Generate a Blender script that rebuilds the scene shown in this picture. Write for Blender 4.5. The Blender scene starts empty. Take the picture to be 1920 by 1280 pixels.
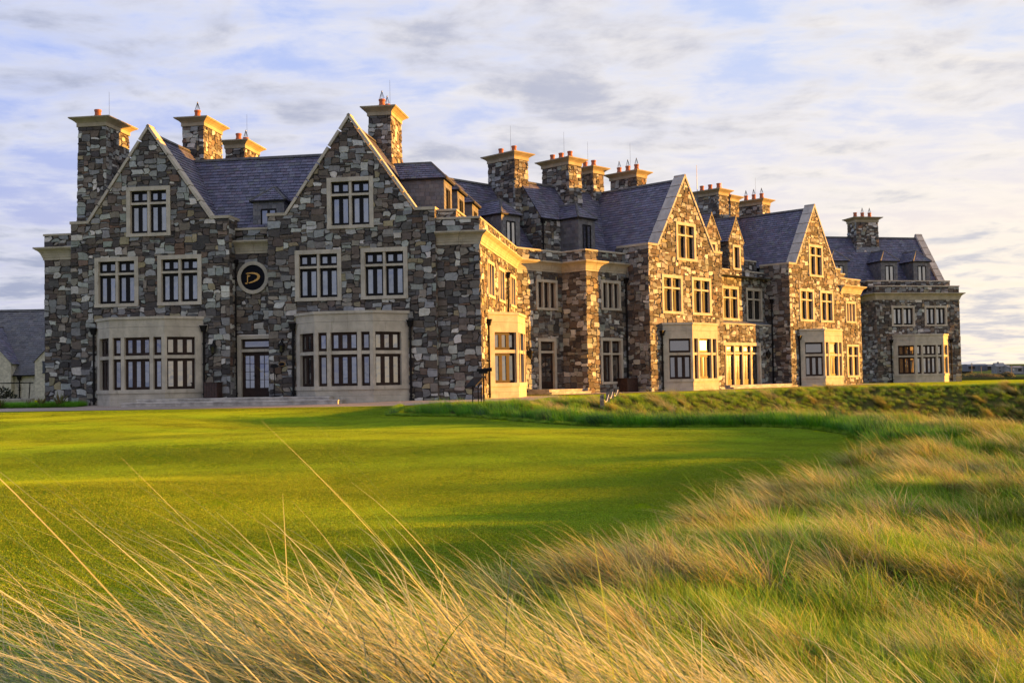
import bpy, math, random
import numpy as np
from mathutils import Vector, Matrix

random.seed(7)
SC = bpy.context.scene
COL = SC.collection
R = math.radians

# ------------------------------------------------------------------ camera
CAM_Z = 0.93
cam_d = bpy.data.cameras.new('camera')
cam_d.sensor_width = 36.0
cam_d.lens = 38.272
cam_d.clip_start = 0.05
cam_d.clip_end = 12000
cam_d.dof.use_dof = True
cam_d.dof.focus_distance = 45.0
cam_d.dof.aperture_fstop = 20.0
cam = bpy.data.objects.new('camera', cam_d)
COL.objects.link(cam)
cam.matrix_world = (Matrix.Translation((0, 0, CAM_Z)) @ Matrix.Rotation(R(90 + 1.988), 4, 'X')
                    @ Matrix.Rotation(R(-1.053), 4, 'Z'))
SC.camera = cam

# ------------------------------------------------------------------ sky, sun, exposure
SUN_AZ, SUN_EL = 76.8, 3.7            # degrees clockwise from the view axis (+Y), above the horizon
SKY_K = 0.10
world = bpy.data.worlds.new('World')
SC.world = world
world.use_nodes = True
NT = world.node_tree
for n in list(NT.nodes):
    NT.nodes.remove(n)


class NB:
    """small helper round a node tree"""
    def __init__(self, nt):
        self.nt = nt

    def n(self, t, **kw):
        x = self.nt.nodes.new(t)
        for k, v in kw.items():
            setattr(x, k, v)
        return x

    def l(self, a, b):
        self.nt.links.new(a, b)

    def val(self, sock, v):
        if isinstance(v, (int, float, tuple, list)):
            sock.default_value = v
        else:
            self.l(v, sock)

    def math(self, op, a, b=0.0, c=0.0, clamp=False):
        m = self.n('ShaderNodeMath', operation=op, use_clamp=clamp)
        for i, v in enumerate((a, b, c)):
            self.val(m.inputs[i], v)
        return m.outputs[0]

    def mix(self, f, a, b, blend='MIX'):
        m = self.n('ShaderNodeMix', data_type='RGBA', blend_type=blend)
        self.val(m.inputs[0], f)
        self.val(m.inputs[6], a)
        self.val(m.inputs[7], b)
        return m.outputs[2]

    def noise(self, vec, scale, detail=4.0, rough=0.55, dist=0.0):
        m = self.n('ShaderNodeTexNoise')
        if vec is not None:
            self.l(vec, m.inputs['Vector'])
        m.inputs['Scale'].default_value = scale
        m.inputs['Detail'].default_value = detail
        m.inputs['Roughness'].default_value = rough
        m.inputs['Distortion'].default_value = dist
        return m.outputs[0]

    def ramp(self, f, stops, interp='LINEAR'):
        r = self.n('ShaderNodeValToRGB')
        cr = r.color_ramp
        cr.interpolation = interp
        while len(cr.elements) < len(stops):
            cr.elements.new(0.5)
        for e, (p, c) in zip(cr.elements, stops):
            e.position = p
            e.color = c if len(c) == 4 else (c[0], c[1], c[2], 1)
        self.l(f, r.inputs[0])
        return r.outputs[0]

    def smooth(self, x, a, b):
        m = self.n('ShaderNodeMapRange', interpolation_type='SMOOTHSTEP')
        self.val(m.inputs[0], x)
        m.inputs[1].default_value = a
        m.inputs[2].default_value = b
        return m.outputs[0]

    def vmul(self, v, s):
        m = self.n('ShaderNodeVectorMath', operation='MULTIPLY')
        self.l(v, m.inputs[0])
        m.inputs[1].default_value = s
        return m.outputs[0]


W = NB(NT)
sky = W.n('ShaderNodeTexSky', sky_type='NISHITA')
sky.sun_disc = False
sky.sun_elevation = R(SUN_EL)
sky.sun_rotation = R(SUN_AZ)
sky.altitude = 20
sky.air_density = 1.0
sky.dust_density = 1.2
sky.ozone_density = 1.6
tc = W.n('ShaderNodeTexCoord')
sep = W.n('ShaderNodeSeparateXYZ')
W.l(tc.outputs['Generated'], sep.inputs[0])
dx, dy, dz = sep.outputs
zpos = W.math('MAXIMUM', dz, 0.0)
den = W.math('ADD', zpos, 0.10)
cu = W.math('DIVIDE', dx, den)
cv = W.math('DIVIDE', dy, den)
cxy = W.n('ShaderNodeCombineXYZ')
W.l(cu, cxy.inputs[0])
W.l(cv, cxy.inputs[1])
cvec = W.vmul(cxy.outputs[0], (0.88, 0.88, 1.0))
big = W.noise(cvec, 0.55, 3, 0.5, 0.3)
fine = W.noise(cvec, 3.3, 9, 0.60, 0.2)
wisp = W.noise(W.vmul(cxy.outputs[0], (0.9, 2.2, 1.0)), 2.6, 6, 0.62, 0.5)
dens = W.math('ADD', W.math('MULTIPLY', big, 0.40), W.math('ADD', W.math('MULTIPLY', fine, 0.60), W.math('MULTIPLY', wisp, 0.20)))
cover = W.smooth(dens, 0.47, 0.69)
thick = W.smooth(W.math('ADD', W.math('MULTIPLY', big, 0.42), W.math('MULTIPLY', fine, 0.68)), 0.49, 0.70)
# how far towards the sun a direction looks, 0..1
sdir = (math.sin(R(SUN_AZ)), math.cos(R(SUN_AZ)), 0.0)
toS = W.math('ADD', W.math('MULTIPLY', dx, sdir[0]), W.math('MULTIPLY', dy, sdir[1]))
warm = W.smooth(toS, -0.60, 0.80)
low = W.math('SUBTRACT', 1.0, W.smooth(zpos, 0.0, 0.32))
lit_c = W.mix(warm, (0.78, 0.80, 0.90, 1), (1.10, 0.99, 0.83, 1))
shd_c = W.mix(warm, (0.31, 0.36, 0.54, 1), (0.60, 0.59, 0.65, 1))
cloud_c = W.mix(thick, lit_c, shd_c)
base_sky = W.mix(warm, (0.36, 0.47, 0.90, 1), (0.58, 0.67, 0.92, 1))
horiz_c = W.mix(warm, (0.34, 0.38, 0.64, 1), (1.22, 0.96, 0.64, 1))
base_sky = W.mix(W.math('MULTIPLY', low, 0.85), base_sky, horiz_c)
nish = W.n('ShaderNodeVectorMath', operation='SCALE')
W.l(sky.outputs[0], nish.inputs[0])
nish.inputs['Scale'].default_value = 0.4
cl_scaled = W.n('ShaderNodeVectorMath', operation='SCALE')
W.l(W.mix(W.math('MULTIPLY', cover, 0.92), base_sky, cloud_c), cl_scaled.inputs[0])
cl_scaled.inputs['Scale'].default_value = 0.315 / SKY_K
skymix = W.mix(0.92, nish.outputs[0], cl_scaled.outputs[0])
bg = W.n('ShaderNodeBackground')
bg.inputs['Strength'].default_value = SKY_K
W.l(skymix, bg.inputs['Color'])
wo = W.n('ShaderNodeOutputWorld')
W.l(bg.outputs[0], wo.inputs[0])

sun_d = bpy.data.lights.new('sun', 'SUN')
sun_d.energy = 5.0
sun_d.angle = R(0.55)
sun_d.color = (1.0, 0.44, 0.06)
sun = bpy.data.objects.new('sun', sun_d)
COL.objects.link(sun)
sv = Vector((math.sin(R(SUN_AZ)) * math.cos(R(SUN_EL)), math.cos(R(SUN_AZ)) * math.cos(R(SUN_EL)), math.sin(R(SUN_EL))))
sun.rotation_euler = sv.to_track_quat('Z', 'Y').to_euler()
sun.location = sv * 200

VS = SC.view_settings
VS.view_transform = 'Standard'
VS.look = 'None'
VS.gamma = 1.0
VS.use_curve_mapping = False
VS.exposure = 1.82
SC.render.engine = 'CYCLES'
SC.cycles.max_bounces = 6
SC.cycles.transparent_max_bounces = 8
SC.cycles.caustics_reflective = False
SC.cycles.caustics_refractive = False

# ------------------------------------------------------------------ building frames (three wings, each with its own bearing)
ANG = {'A': R(98.350), 'C': R(43.929), 'E': R(76.810)}


def X2(fr, u, w):
    a = ANG[fr]
    return (u * math.sin(a) - w * math.cos(a), u * math.cos(a) + w * math.sin(a))


def X3(fr, u, w, z):
    x, y = X2(fr, u, w)
    return (x, y, z)


def line_hit(p, d, q, e):
    det = d[0] * (-e[1]) + e[0] * d[1]
    rx, ry = q[0] - p[0], q[1] - p[1]
    t = (rx * (-e[1]) + e[0] * ry) / det
    return (p[0] + d[0] * t, p[1] + d[1] * t)


# ------------------------------------------------------------------ materials
MATS = {}


def new_mat(name):
    m = bpy.data.materials.new(name)
    m.use_nodes = True
    nt = m.node_tree
    b = NB(nt)
    bs = nt.nodes['Principled BSDF']
    MATS[name] = m
    return m, b, bs


def simple(name, col, rough=0.6, metal=0.0, var=0.12, scale=3.0, bump=0.0, bscale=20.0, spec=0.5):
    m, b, bs = new_mat(name)
    g = b.n('ShaderNodeNewGeometry')
    nz = b.noise(g.outputs['Position'], scale, 5, 0.6)
    lo = tuple(c * (1 - var * 1.6) for c in col) + (1,)
    hi = tuple(min(1, c * (1 + var * 1.6)) for c in col) + (1,)
    b.l(b.mix(b.smooth(nz, 0.3, 0.7), lo, hi), bs.inputs['Base Color'])
    bs.inputs['Roughness'].default_value = rough
    bs.inputs['Metallic'].default_value = metal
    bs.inputs['Specular IOR Level'].default_value = spec
    if bump:
        bp = b.n('ShaderNodeBump')
        bp.inputs['Strength'].default_value = bump
        bp.inputs['Distance'].default_value = 0.02
        b.l(b.noise(g.outputs['Position'], bscale, 5, 0.65), bp.inputs['Height'])
        b.l(bp.outputs[0], bs.inputs['Normal'])
    return m


def attr_mat(name, rough, var, scale, bump, bscale, bdist=0.015, lichen=0.0, spec=0.3):
    m, b, bs = new_mat(name)
    at = b.n('ShaderNodeAttribute', attribute_name='col')
    g = b.n('ShaderNodeNewGeometry')
    n1 = b.noise(g.outputs['Position'], scale, 6, 0.68, 0.3)
    n2 = b.noise(g.outputs['Position'], scale * 0.27, 3, 0.5)
    f = b.math('ADD', b.math('MULTIPLY', b.math('SUBTRACT', n1, 0.5), var * 2), b.math('MULTIPLY', b.math('SUBTRACT', n2, 0.5), var))
    f = b.math('ADD', f, 1.0)
    sc = b.n('ShaderNodeVectorMath', operation='SCALE')
    b.l(at.outputs['Color'], sc.inputs[0])
    b.l(f, sc.inputs['Scale'])
    c = sc.outputs[0]
    if lichen:
        l1 = b.smooth(b.noise(g.outputs['Position'], 2.1, 6, 0.7, 0.5), 0.60, 0.74)
        c = b.mix(b.math('MULTIPLY', l1, lichen), c, (0.16, 0.15, 0.07, 1))
    b.l(c, bs.inputs['Base Color'])
    bs.inputs['Roughness'].default_value = rough
    bs.inputs['Specular IOR Level'].default_value = spec
    bp = b.n('ShaderNodeBump')
    bp.inputs['Strength'].default_value = bump
    bp.inputs['Distance'].default_value = bdist
    b.l(b.noise(g.outputs['Position'], bscale, 6, 0.7, 0.2), bp.inputs['Height'])
    b.l(bp.outputs[0], bs.inputs['Normal'])
    return m


M_STONE = attr_mat('rubble_stone', 0.85, 0.60, 8.0, 0.8, 13.0, 0.03, 0.25)
M_SLATE = attr_mat('roof_slate', 0.55, 0.25, 5.0, 0.35, 30.0, 0.006, 0.15, 0.5)
M_MORTAR = simple('mortar', (0.034, 0.030, 0.027), 0.95, var=0.25, scale=6, bump=0.6, bscale=30)


def trim_mat(name, col, moss):
    m, b, bs = new_mat(name)
    g = b.n('ShaderNodeNewGeometry')
    n1 = b.noise(g.outputs['Position'], 1.6, 6, 0.6, 0.4)
    n2 = b.noise(g.outputs['Position'], 18, 4, 0.7)
    c = b.mix(b.smooth(n1, 0.32, 0.70), tuple(x * 0.80 for x in col) + (1,), tuple(min(1, x * 1.12) for x in col) + (1,))
    c = b.mix(b.math('MULTIPLY', n2, 0.25), c, tuple(x * 0.6 for x in col) + (1,))
    st = b.smooth(b.noise(b.vmul(g.outputs['Position'], (3.0, 3.0, 0.5)), 2.0, 5, 0.65), 0.55, 0.75)
    c = b.mix(b.math('MULTIPLY', st, moss), c, (0.13, 0.115, 0.07, 1))
    b.l(c, bs.inputs['Base Color'])
    bs.inputs['Roughness'].default_value = 0.85
    bs.inputs['Specular IOR Level'].default_value = 0.25
    bp = b.n('ShaderNodeBump')
    bp.inputs['Strength'].default_value = 0.25
    bp.inputs['Distance'].default_value = 0.01
    b.l(b.noise(g.outputs['Position'], 35, 5, 0.7), bp.inputs['Height'])
    b.l(bp.outputs[0], bs.inputs['Normal'])
    return m


M_TRIM = trim_mat('dressed_limestone', (0.50, 0.445, 0.35), 0.42)
M_CORN = trim_mat('weathered_limestone', (0.45, 0.395, 0.295), 0.42)
M_CAP = trim_mat('weathered_cap_stone', (0.38, 0.325, 0.225), 0.60)
M_COPE = trim_mat('grey_coping_stone', (0.46, 0.43, 0.38), 0.50)
M_BLACK = simple('black_paint', (0.010, 0.009, 0.009), 0.6, spec=0.15)
M_WOOD = simple('dark_brown_wood', (0.030, 0.016, 0.011), 0.55, var=0.2, spec=0.2)
M_BIN = simple('stained_timber', (0.040, 0.017, 0.011), 0.55, var=0.3, scale=8)
M_POST = simple('weathered_timber', (0.20, 0.165, 0.13), 0.85, var=0.3, scale=12, bump=0.5, bscale=40)
M_CLAY = simple('terracotta', (0.36, 0.105, 0.045), 0.75, var=0.2, scale=9)
M_LEAD = simple('lead_flashing', (0.17, 0.18, 0.205), 0.5, metal=0.3, var=0.18, scale=6)
M_RIDGE = simple('ridge_tile', (0.075, 0.073, 0.070), 0.7, var=0.25, scale=4)
M_GOLD = simple('gold_paint', (0.62, 0.33, 0.06), 0.4, var=0.05)
M_SIGN = simple('black_sign_enamel', (0.006, 0.006, 0.010), 0.65, spec=0.1)
M_STEEL = simple('galvanised_wire', (0.10, 0.10, 0.10), 0.4, metal=0.8)
M_WHITE = simple('white_fibreglass', (0.70, 0.68, 0.62), 0.5)
M_RENDER = simple('cream_render', (0.50, 0.46, 0.37), 0.9, var=0.14, scale=5, bump=0.9, bscale=30)
M_SHUT = simple('blue_grey_paint', (0.040, 0.045, 0.062), 0.5, var=0.1)
M_SHED = simple('grey_sheet_metal', (0.10, 0.11, 0.14), 0.5, metal=0.2, var=0.15, scale=0.6)
M_SHEDW = simple('farm_render', (0.25, 0.24, 0.225), 0.9, var=0.15, scale=0.5)
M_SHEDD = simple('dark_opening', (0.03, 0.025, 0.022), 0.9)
M_CONC = simple('pale_concrete', (0.44, 0.40, 0.35), 0.9, var=0.2, scale=2, bump=0.4, bscale=25)
M_GRAV = simple('pinkish_gravel', (0.36, 0.285, 0.225), 0.95, var=0.22, scale=25, bump=0.9, bscale=60)
M_BUSH = simple('dark_shrub_leaf', (0.03, 0.045, 0.02), 0.7, var=0.4, scale=9)


def glass_mat(name, col, ior=1.9, rough=0.035):
    m, b, bs = new_mat(name)
    g = b.n('ShaderNodeNewGeometry')
    n1 = b.noise(g.outputs['Position'], 1.1, 3, 0.5)
    c = b.mix(b.smooth(n1, 0.35, 0.65), tuple(x * 0.85 for x in col) + (1,), tuple(min(1, x * 1.12) for x in col) + (1,))
    b.l(c, bs.inputs['Base Color'])
    bs.inputs['Roughness'].default_value = rough
    bs.inputs['IOR'].default_value = ior
    bp = b.n('ShaderNodeBump')
    bp.inputs['Strength'].default_value = 0.025
    bp.inputs['Distance'].default_value = 0.02
    b.l(b.noise(g.outputs['Position'], 1.3, 2, 0.5), bp.inputs['Height'])
    b.l(bp.outputs[0], bs.inputs['Normal'])
    return m


M_GLASS = glass_mat('window_glass', (0.040, 0.044, 0.048), 3.0, 0.010)
M_GLASSU = glass_mat('upper_floor_glass', (0.030, 0.028, 0.026), 1.50, 0.004)
M_GLASSG = glass_mat('terrace_door_glass', (0.040, 0.044, 0.048), 2.6, 0.075)
M_GLASSC = glass_mat('curtained_glass', (0.20, 0.215, 0.225), 2.6, 0.012)

GLASS_SETS = {M_GLASSC: [M_GLASSC, glass_mat('half_drawn_curtain_glass', (0.14, 0.15, 0.16), 2.6, 0.012), glass_mat('net_curtain_glass', (0.28, 0.285, 0.28), 2.4, 0.012), M_GLASSC],
              M_GLASS: [M_GLASS, M_GLASS, glass_mat('dim_room_glass', (0.075, 0.066, 0.056), 2.7, 0.010), glass_mat('dark_room_glass', (0.018, 0.019, 0.021), 2.7, 0.010)]}
STONE_COLS = [((0.285, 0.298, 0.285), 5), ((0.200, 0.212, 0.220), 5), ((0.150, 0.156, 0.158), 4), ((0.40, 0.40, 0.38), 3.0),
              ((0.110, 0.090, 0.076), 3.5), ((0.148, 0.130, 0.110), 3.0), ((0.070, 0.067, 0.066), 3.5), ((0.22, 0.195, 0.125), 1.4),
              ((0.140, 0.104, 0.082), 0.5), ((0.205, 0.190, 0.165), 3), ((0.195, 0.218, 0.203), 3)]
STONE_DARK = [((0.070, 0.058, 0.050), 4), ((0.046, 0.043, 0.043), 3), ((0.100, 0.084, 0.070), 3), ((0.115, 0.076, 0.056), 0.35), ((0.085, 0.085, 0.088), 2.5), ((0.17, 0.17, 0.165), 1.0)]
SLATE_COLS = [((0.070, 0.070, 0.108), 4), ((0.054, 0.055, 0.084), 3), ((0.090, 0.088, 0.126), 3), ((0.078, 0.066, 0.098), 2), ((0.082, 0.086, 0.100), 1.2)]

HANG_COLS = [((0.078, 0.077, 0.082), 3), ((0.066, 0.064, 0.066), 2), ((0.092, 0.088, 0.086), 2)]


def pick(rng, table, k=1.0):
    tot = sum(w for _, w in table)
    r = rng.random() * tot
    for c, w in table:
        r -= w
        if r <= 0:
            break
    j = rng.uniform(0.82, 1.18) * k
    return (c[0] * j * rng.uniform(.95, 1.05), c[1] * j, c[2] * j * rng.uniform(.95, 1.05))


# ------------------------------------------------------------------ mesh builder and object helpers
class MB:
    def __init__(self):
        self.v = []
        self.f = []
        self.c = []

    def add(self, verts, faces, col=None):
        k = len(self.v)
        self.v.extend(verts)
        for f in faces:
            self.f.append(tuple(i + k for i in f))
            if col is not None:
                self.c.append(col)
        return self

    def hexa(self, p):        # 8 points: 4 of one face in order, 4 of the opposite one in the same order
        return self.add(p, [(0, 1, 2, 3), (7, 6, 5, 4), (0, 4, 5, 1), (1, 5, 6, 2), (2, 6, 7, 3), (3, 7, 4, 0)])

    def box(self, x0, x1, y0, y1, z0, z1):
        return self.hexa([(x0, y0, z0), (x1, y0, z0), (x1, y1, z0), (x0, y1, z0), (x0, y0, z1), (x1, y0, z1), (x1, y1, z1), (x0, y1, z1)])

    def prism(self, poly, z0, z1):
        n = len(poly)
        v = [(x, y, z0) for x, y in poly] + [(x, y, z1) for x, y in poly]
        f = [tuple(range(n - 1, -1, -1)), tuple(range(n, 2 * n))] + [(i, (i + 1) % n, n + (i + 1) % n, n + i) for i in range(n)]
        return self.add(v, f)

    def tube(self, a, b, r0, r1=None, n=8, caps=True):
        r1 = r0 if r1 is None else r1
        a, b = Vector(a), Vector(b)
        d = (b - a).normalized()
        s = d.orthogonal().normalized()
        t = d.cross(s)
        v = []
        for p, r in ((a, r0), (b, r1)):
            for i in range(n):
                q = p + (s * math.cos(2 * math.pi * i / n) + t * math.sin(2 * math.pi * i / n)) * r
                v.append(tuple(q))
        f = [(i, (i + 1) % n, n + (i + 1) % n, n + i) for i in range(n)]
        if caps:
            f += [tuple(range(n - 1, -1, -1)), tuple(range(n, 2 * n))]
        return self.add(v, f)

    def lathe(self, c, prof, n=12):
        v = []
        for r, z in prof:
            for i in range(n):
                a = 2 * math.pi * i / n
                v.append((c[0] + r * math.cos(a), c[1] + r * math.sin(a), c[2] + z))
        f = []
        for k in range(len(prof) - 1):
            for i in range(n):
                j = (i + 1) % n
                f.append((k * n + i, k * n + j, (k + 1) * n + j, (k + 1) * n + i))
        f += [tuple(range(n - 1, -1, -1)), tuple(range((len(prof) - 1) * n, len(prof) * n))]
        return self.add(v, f)

    def mesh(self, name, mat, smooth=False):
        me = bpy.data.meshes.new(name)
        me.from_pydata([tuple(p) for p in self.v], [], self.f)
        if self.c:
            at = me.attributes.new('col', 'FLOAT_COLOR', 'FACE')
            arr = np.ones((len(self.f), 4), 'f')
            arr[:, :3] = np.array(self.c, 'f')
            at.data.foreach_set('color', arr.ravel())
        me.materials.append(mat)
        if smooth:
            me.polygons.foreach_set('use_smooth', [True] * len(me.polygons))
        me.update()
        return me

    def build(self, name, mat, parent=None, smooth=False, kind=None, label=None, cat=None, group=None):
        o = bpy.data.objects.new(name, self.mesh(name, mat, smooth))
        COL.objects.link(o)
        if parent is not None:
            attach(o, parent)
        return tag(o, label, cat, group, kind)


def attach(o, parent):
    o.parent = parent
    if parent.type == 'EMPTY':
        o.matrix_parent_inverse = Matrix.Translation(-parent.location)


def tag(o, label=None, cat=None, group=None, kind=None):
    if label:
        o['label'] = label
    if cat:
        o['category'] = cat
    if group:
        o['group'] = group
    if kind:
        o['kind'] = kind
    return o


def empty(name, loc, label, cat, group=None):
    o = bpy.data.objects.new(name, None)
    o.empty_display_size = 0.3
    o.location = loc
    COL.objects.link(o)
    return tag(o, label, cat, group)


# ------------------------------------------------------------------ 2-D polygon helpers
def clip_half(poly, a, b, c):
    """keep a*x+b*y<=c"""
    out = []
    n = len(poly)
    for i in range(n):
        p, q = poly[i], poly[(i + 1) % n]
        dp = a * p[0] + b * p[1] - c
        dq = a * q[0] + b * q[1] - c
        if dp <= 0:
            out.append(p)
        if (dp < 0 < dq) or (dq < 0 < dp):
            t = dp / (dp - dq)
            out.append((p[0] + (q[0] - p[0]) * t, p[1] + (q[1] - p[1]) * t))
    return out


def area(poly):
    s = 0
    for i in range(len(poly)):
        p, q = poly[i], poly[(i + 1) % len(poly)]
        s += p[0] * q[1] - q[0] * p[1]
    return s / 2


def halfplanes(region):
    if area(region) < 0:
        region = region[::-1]
    hp = []
    for i in range(len(region)):
        p, q = region[i], region[(i + 1) % len(region)]
        ex, ey = q[0] - p[0], q[1] - p[1]
        hp.append((ey, -ex, ey * p[0] - ex * p[1]))
    return hp


def clip_convex(poly, hps):
    for a, b, c in hps:
        poly = clip_half(poly, a, b, c)
        if len(poly) < 3:
            return []
    return poly


def cut_hole(poly, h):
    x0, x1, z0, z1 = h
    xs = [p[0] for p in poly]
    zs = [p[1] for p in poly]
    if max(xs) <= x0 or min(xs) >= x1 or max(zs) <= z0 or min(zs) >= z1:
        return poly
    best, ba = [], 0
    for a, b, c in ((1, 0, x0), (-1, 0, -x1), (0, 1, z0), (0, -1, -z1)):
        q = clip_half(poly, a, b, c)
        if len(q) >= 3 and area(q) > ba:
            best, ba = q, area(q)
    return best


# ------------------------------------------------------------------ walls
class Wall:
    """vertical plane from p0 to p1, left to right as seen from outside; s along it, o outwards"""
    def __init__(self, p0, p1):
        self.p0, self.p1 = p0, p1
        self.L = math.hypot(p1[0] - p0[0], p1[1] - p0[1])
        self.d = ((p1[0] - p0[0]) / self.L, (p1[1] - p0[1]) / self.L)
        self.n = (self.d[1], -self.d[0])

    def P(self, s, z, o=0.0):
        return (self.p0[0] + self.d[0] * s + self.n[0] * o, self.p0[1] + self.d[1] * s + self.n[1] * o, z)

    def box(self, mb, s0, s1, z0, z1, o0, o1):
        return mb.hexa([self.P(s0, z0, o1), self.P(s1, z0, o1), self.P(s1, z1, o1), self.P(s0, z1, o1),
                        self.P(s0, z0, o0), self.P(s1, z0, o0), self.P(s1, z1, o0), self.P(s0, z1, o0)])

    def score(self, s, z, a):
        p = Vector(self.P(s, z)) - Vector((0, 0, CAM_Z))
        d = p.length
        c = -(p.x * self.n[0] + p.y * self.n[1]) / d
        if abs(p.x / max(p.y, .1)) > 0.48:
            return 0
        return a * max(c, 0) / (d * d)


STONES = []      # (score, parent, verts, faces, colour)
SLATES = []
RNG = random.Random(11)
TYPES = [(3, 3, 9), (4, 3, 9), (3, 2, 8), (2, 2, 7), (4, 2, 5), (5, 3, 3), (4, 4, 3.0), (2, 3, 5), (3, 4, 2.2), (3, 1, 9), (4, 1, 9), (2, 1, 5), (5, 1, 6), (1, 2, 1.5), (5, 4, 0.8)]


def pack(nx, nz, rng):
    occ = np.zeros((nz, nx), bool)
    out = []
    tot = sum(t[2] for t in TYPES)
    for z in range(nz):
        x = 0
        while x < nx:
            if occ[z, x]:
                x += 1
                continue
            run = 1
            while run < 6 and x + run < nx and not occ[z, x + run]:
                run += 1
            r = rng.random() * tot
            for w, h, k in TYPES:
                r -= k
                if r <= 0:
                    break
            w = min(w, run)
            if run - w == 1 and run < 6:
                w = run if run < 5 else w
            h = min(h, nz - z)
            occ[z:z + h, x:x + w] = True
            out.append((x, z, w, h))
            x += w
    return out


def stones_on(wall, regions, holes, parent, cw=0.130, chh=0.098, lighten=1.0, rough=1.0):
    rng = RNG
    s0 = min(p[0] for r in regions for p in r)
    s1 = max(p[0] for r in regions for p in r)
    z0 = min(p[1] for r in regions for p in r)
    z1 = max(p[1] for r in regions for p in r)
    hps = [(halfplanes(r), min(p[0] for p in r), max(p[0] for p in r), min(p[1] for p in r), max(p[1] for p in r)) for r in regions]
    nx = max(1, int(math.ceil((s1 - s0) / cw)))
    nz = max(1, int(math.ceil((z1 - z0) / chh)))
    disp = np.random.default_rng(rng.randrange(1 << 30)).uniform(-1, 1, (nz + 1, nx + 1, 2)) * np.array([.050, .036]) * rough
    for (gx, gz, gw, gh) in pack(nx, nz, rng):
        x0, x1 = s0 + gx * cw, s0 + (gx + gw) * cw
        a0, a1 = z0 + gz * chh, z0 + (gz + gh) * chh
        j = rng.uniform(0.005, 0.011)
        pts = [(gx, gz)]
        if gw >= 3:
            pts.append((gx + gw // 2, gz))
        pts.append((gx + gw, gz))
        if gh >= 2:
            pts.append((gx + gw, gz + gh // 2 + (gh > 2 and rng.random() < .5)))
        pts.append((gx + gw, gz + gh))
        if gw >= 3:
            pts.append((gx + (gw + 1) // 2, gz + gh))
        pts.append((gx, gz + gh))
        if gh >= 3:
            pts.append((gx, gz + gh // 2))
        mx, mz = (x0 + x1) / 2, (a0 + a1) / 2
        poly = []
        corner = {(gx, gz), (gx + gw, gz), (gx + gw, gz + gh), (gx, gz + gh)}
        for lx, lz in pts:
            ddx, ddz = disp[min(lz, nz), min(lx, nx)]
            px, pz = s0 + lx * cw + ddx, z0 + lz * chh + ddz
            l = math.hypot(mx - px, mz - pz) + 1e-6
            cutc = rng.uniform(.02, .075) * rough if ((lx, lz) in corner and gw > 1 and gh > 1 and rng.random() < .38) else 0
            kk = (j + cutc) / l
            poly.append((px + (mx - px) * kk, pz + (mz - pz) * kk))
        for hp, rx0, rx1, rz0, rz1 in hps:
            if x1 < rx0 or x0 > rx1 or a1 < rz0 or a0 > rz1:
                continue
            q = clip_convex(poly, hp)
            for h in holes:
                if len(q) < 3:
                    break
                q = cut_hole(q, h)
            if len(q) < 3:
                continue
            ar = area(q)
            if ar < 0.0035:
                continue
            emit_stone(wall, q, ar, gw * gh, gh, parent, rng, lighten)


def emit_stone(wall, q, ar, cells, gh, parent, rng, lighten):
    # drop near-duplicate points
    r = []
    for p in q:
        if not r or abs(p[0] - r[-1][0]) + abs(p[1] - r[-1][1]) > 0.012:
            r.append(p)
    if len(r) > 3 and abs(r[0][0] - r[-1][0]) + abs(r[0][1] - r[-1][1]) < 0.012:
        r.pop()
    if len(r) < 3:
        return
    cx = sum(p[0] for p in r) / len(r)
    cz = sum(p[1] for p in r) / len(r)
    o = rng.uniform(0.022, 0.062) if cells > 3 else rng.uniform(0.006, 0.04)
    tx, tz = rng.uniform(-.035, .035), rng.uniform(-.05, .05)
    n = len(r)
    inset = 0.011
    v = [wall.P(p[0], p[1], -0.012) for p in r]
    v += [wall.P(p[0], p[1], o * 0.55) for p in r]
    fr = []
    for p in r:
        dxx, dzz = cx - p[0], cz - p[1]
        l = math.hypot(dxx, dzz) + 1e-6
        k = min(inset, l * 0.3) / l
        fr.append((p[0] + dxx * k, p[1] + dzz * k))
    v += [wall.P(p[0], p[1], max(o * 0.62, o + tx * (p[0] - cx) + tz * (p[1] - cz) + rng.uniform(-.006, .006))) for p in fr]
    f = [tuple(range(2 * n, 3 * n))]
    for i in range(n):
        k = (i + 1) % n
        f.append((i, k, n + k, n + i))
        f.append((n + i, n + k, 2 * n + k, 2 * n + i))
    dark = 0.82 if gh == 1 else (0.50 if cells <= 4 else 0.30)
    c = pick(rng, STONE_DARK if rng.random() < dark else STONE_COLS, 1.22)
    c = (min(.6, c[0] * 1.05 * lighten), min(.6, c[1] * lighten), min(.6, c[2] * .93 * lighten))
    STONES.append((wall.score(cx, cz, ar), parent, v, f, c))


def wall_face(name, wall, regions, holes, parent, mat=None, stones=True, label=None, **kw):
    """flat backing of mortar with real openings, stones laid on it"""
    if name == 'wall' and len(regions) > 1:
        for k, r in enumerate(regions):
            o = wall_face('wall' if k == 0 else 'parapet', wall, [r], holes, parent, mat, stones, label, **kw)
        return o
    mb = MB()
    for reg in regions:
        hp = halfplanes(reg)
        xs = sorted(set([min(p[0] for p in reg), max(p[0] for p in reg)] + [x for h in holes for x in h[:2]]))
        zs = sorted(set([min(p[1] for p in reg), max(p[1] for p in reg)] + [z for h in holes for z in h[2:]]))
        for a, b in zip(xs, xs[1:]):
            for c, d in zip(zs, zs[1:]):
                mx, mz = (a + b) / 2, (c + d) / 2
                if any(h[0] < mx < h[1] and h[2] < mz < h[3] for h in holes):
                    continue
                q = clip_convex([(a, c), (b, c), (b, d), (a, d)], hp)
                if len(q) >= 3 and area(q) > 1e-5:
                    mb.add([wall.P(x, z, 0) for x, z in q], [tuple(range(len(q)))])
    o = mb.build(name, mat or M_MORTAR, parent, label=label)
    if stones:
        stones_on(wall, regions, holes, o, **kw)
    return o


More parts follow.
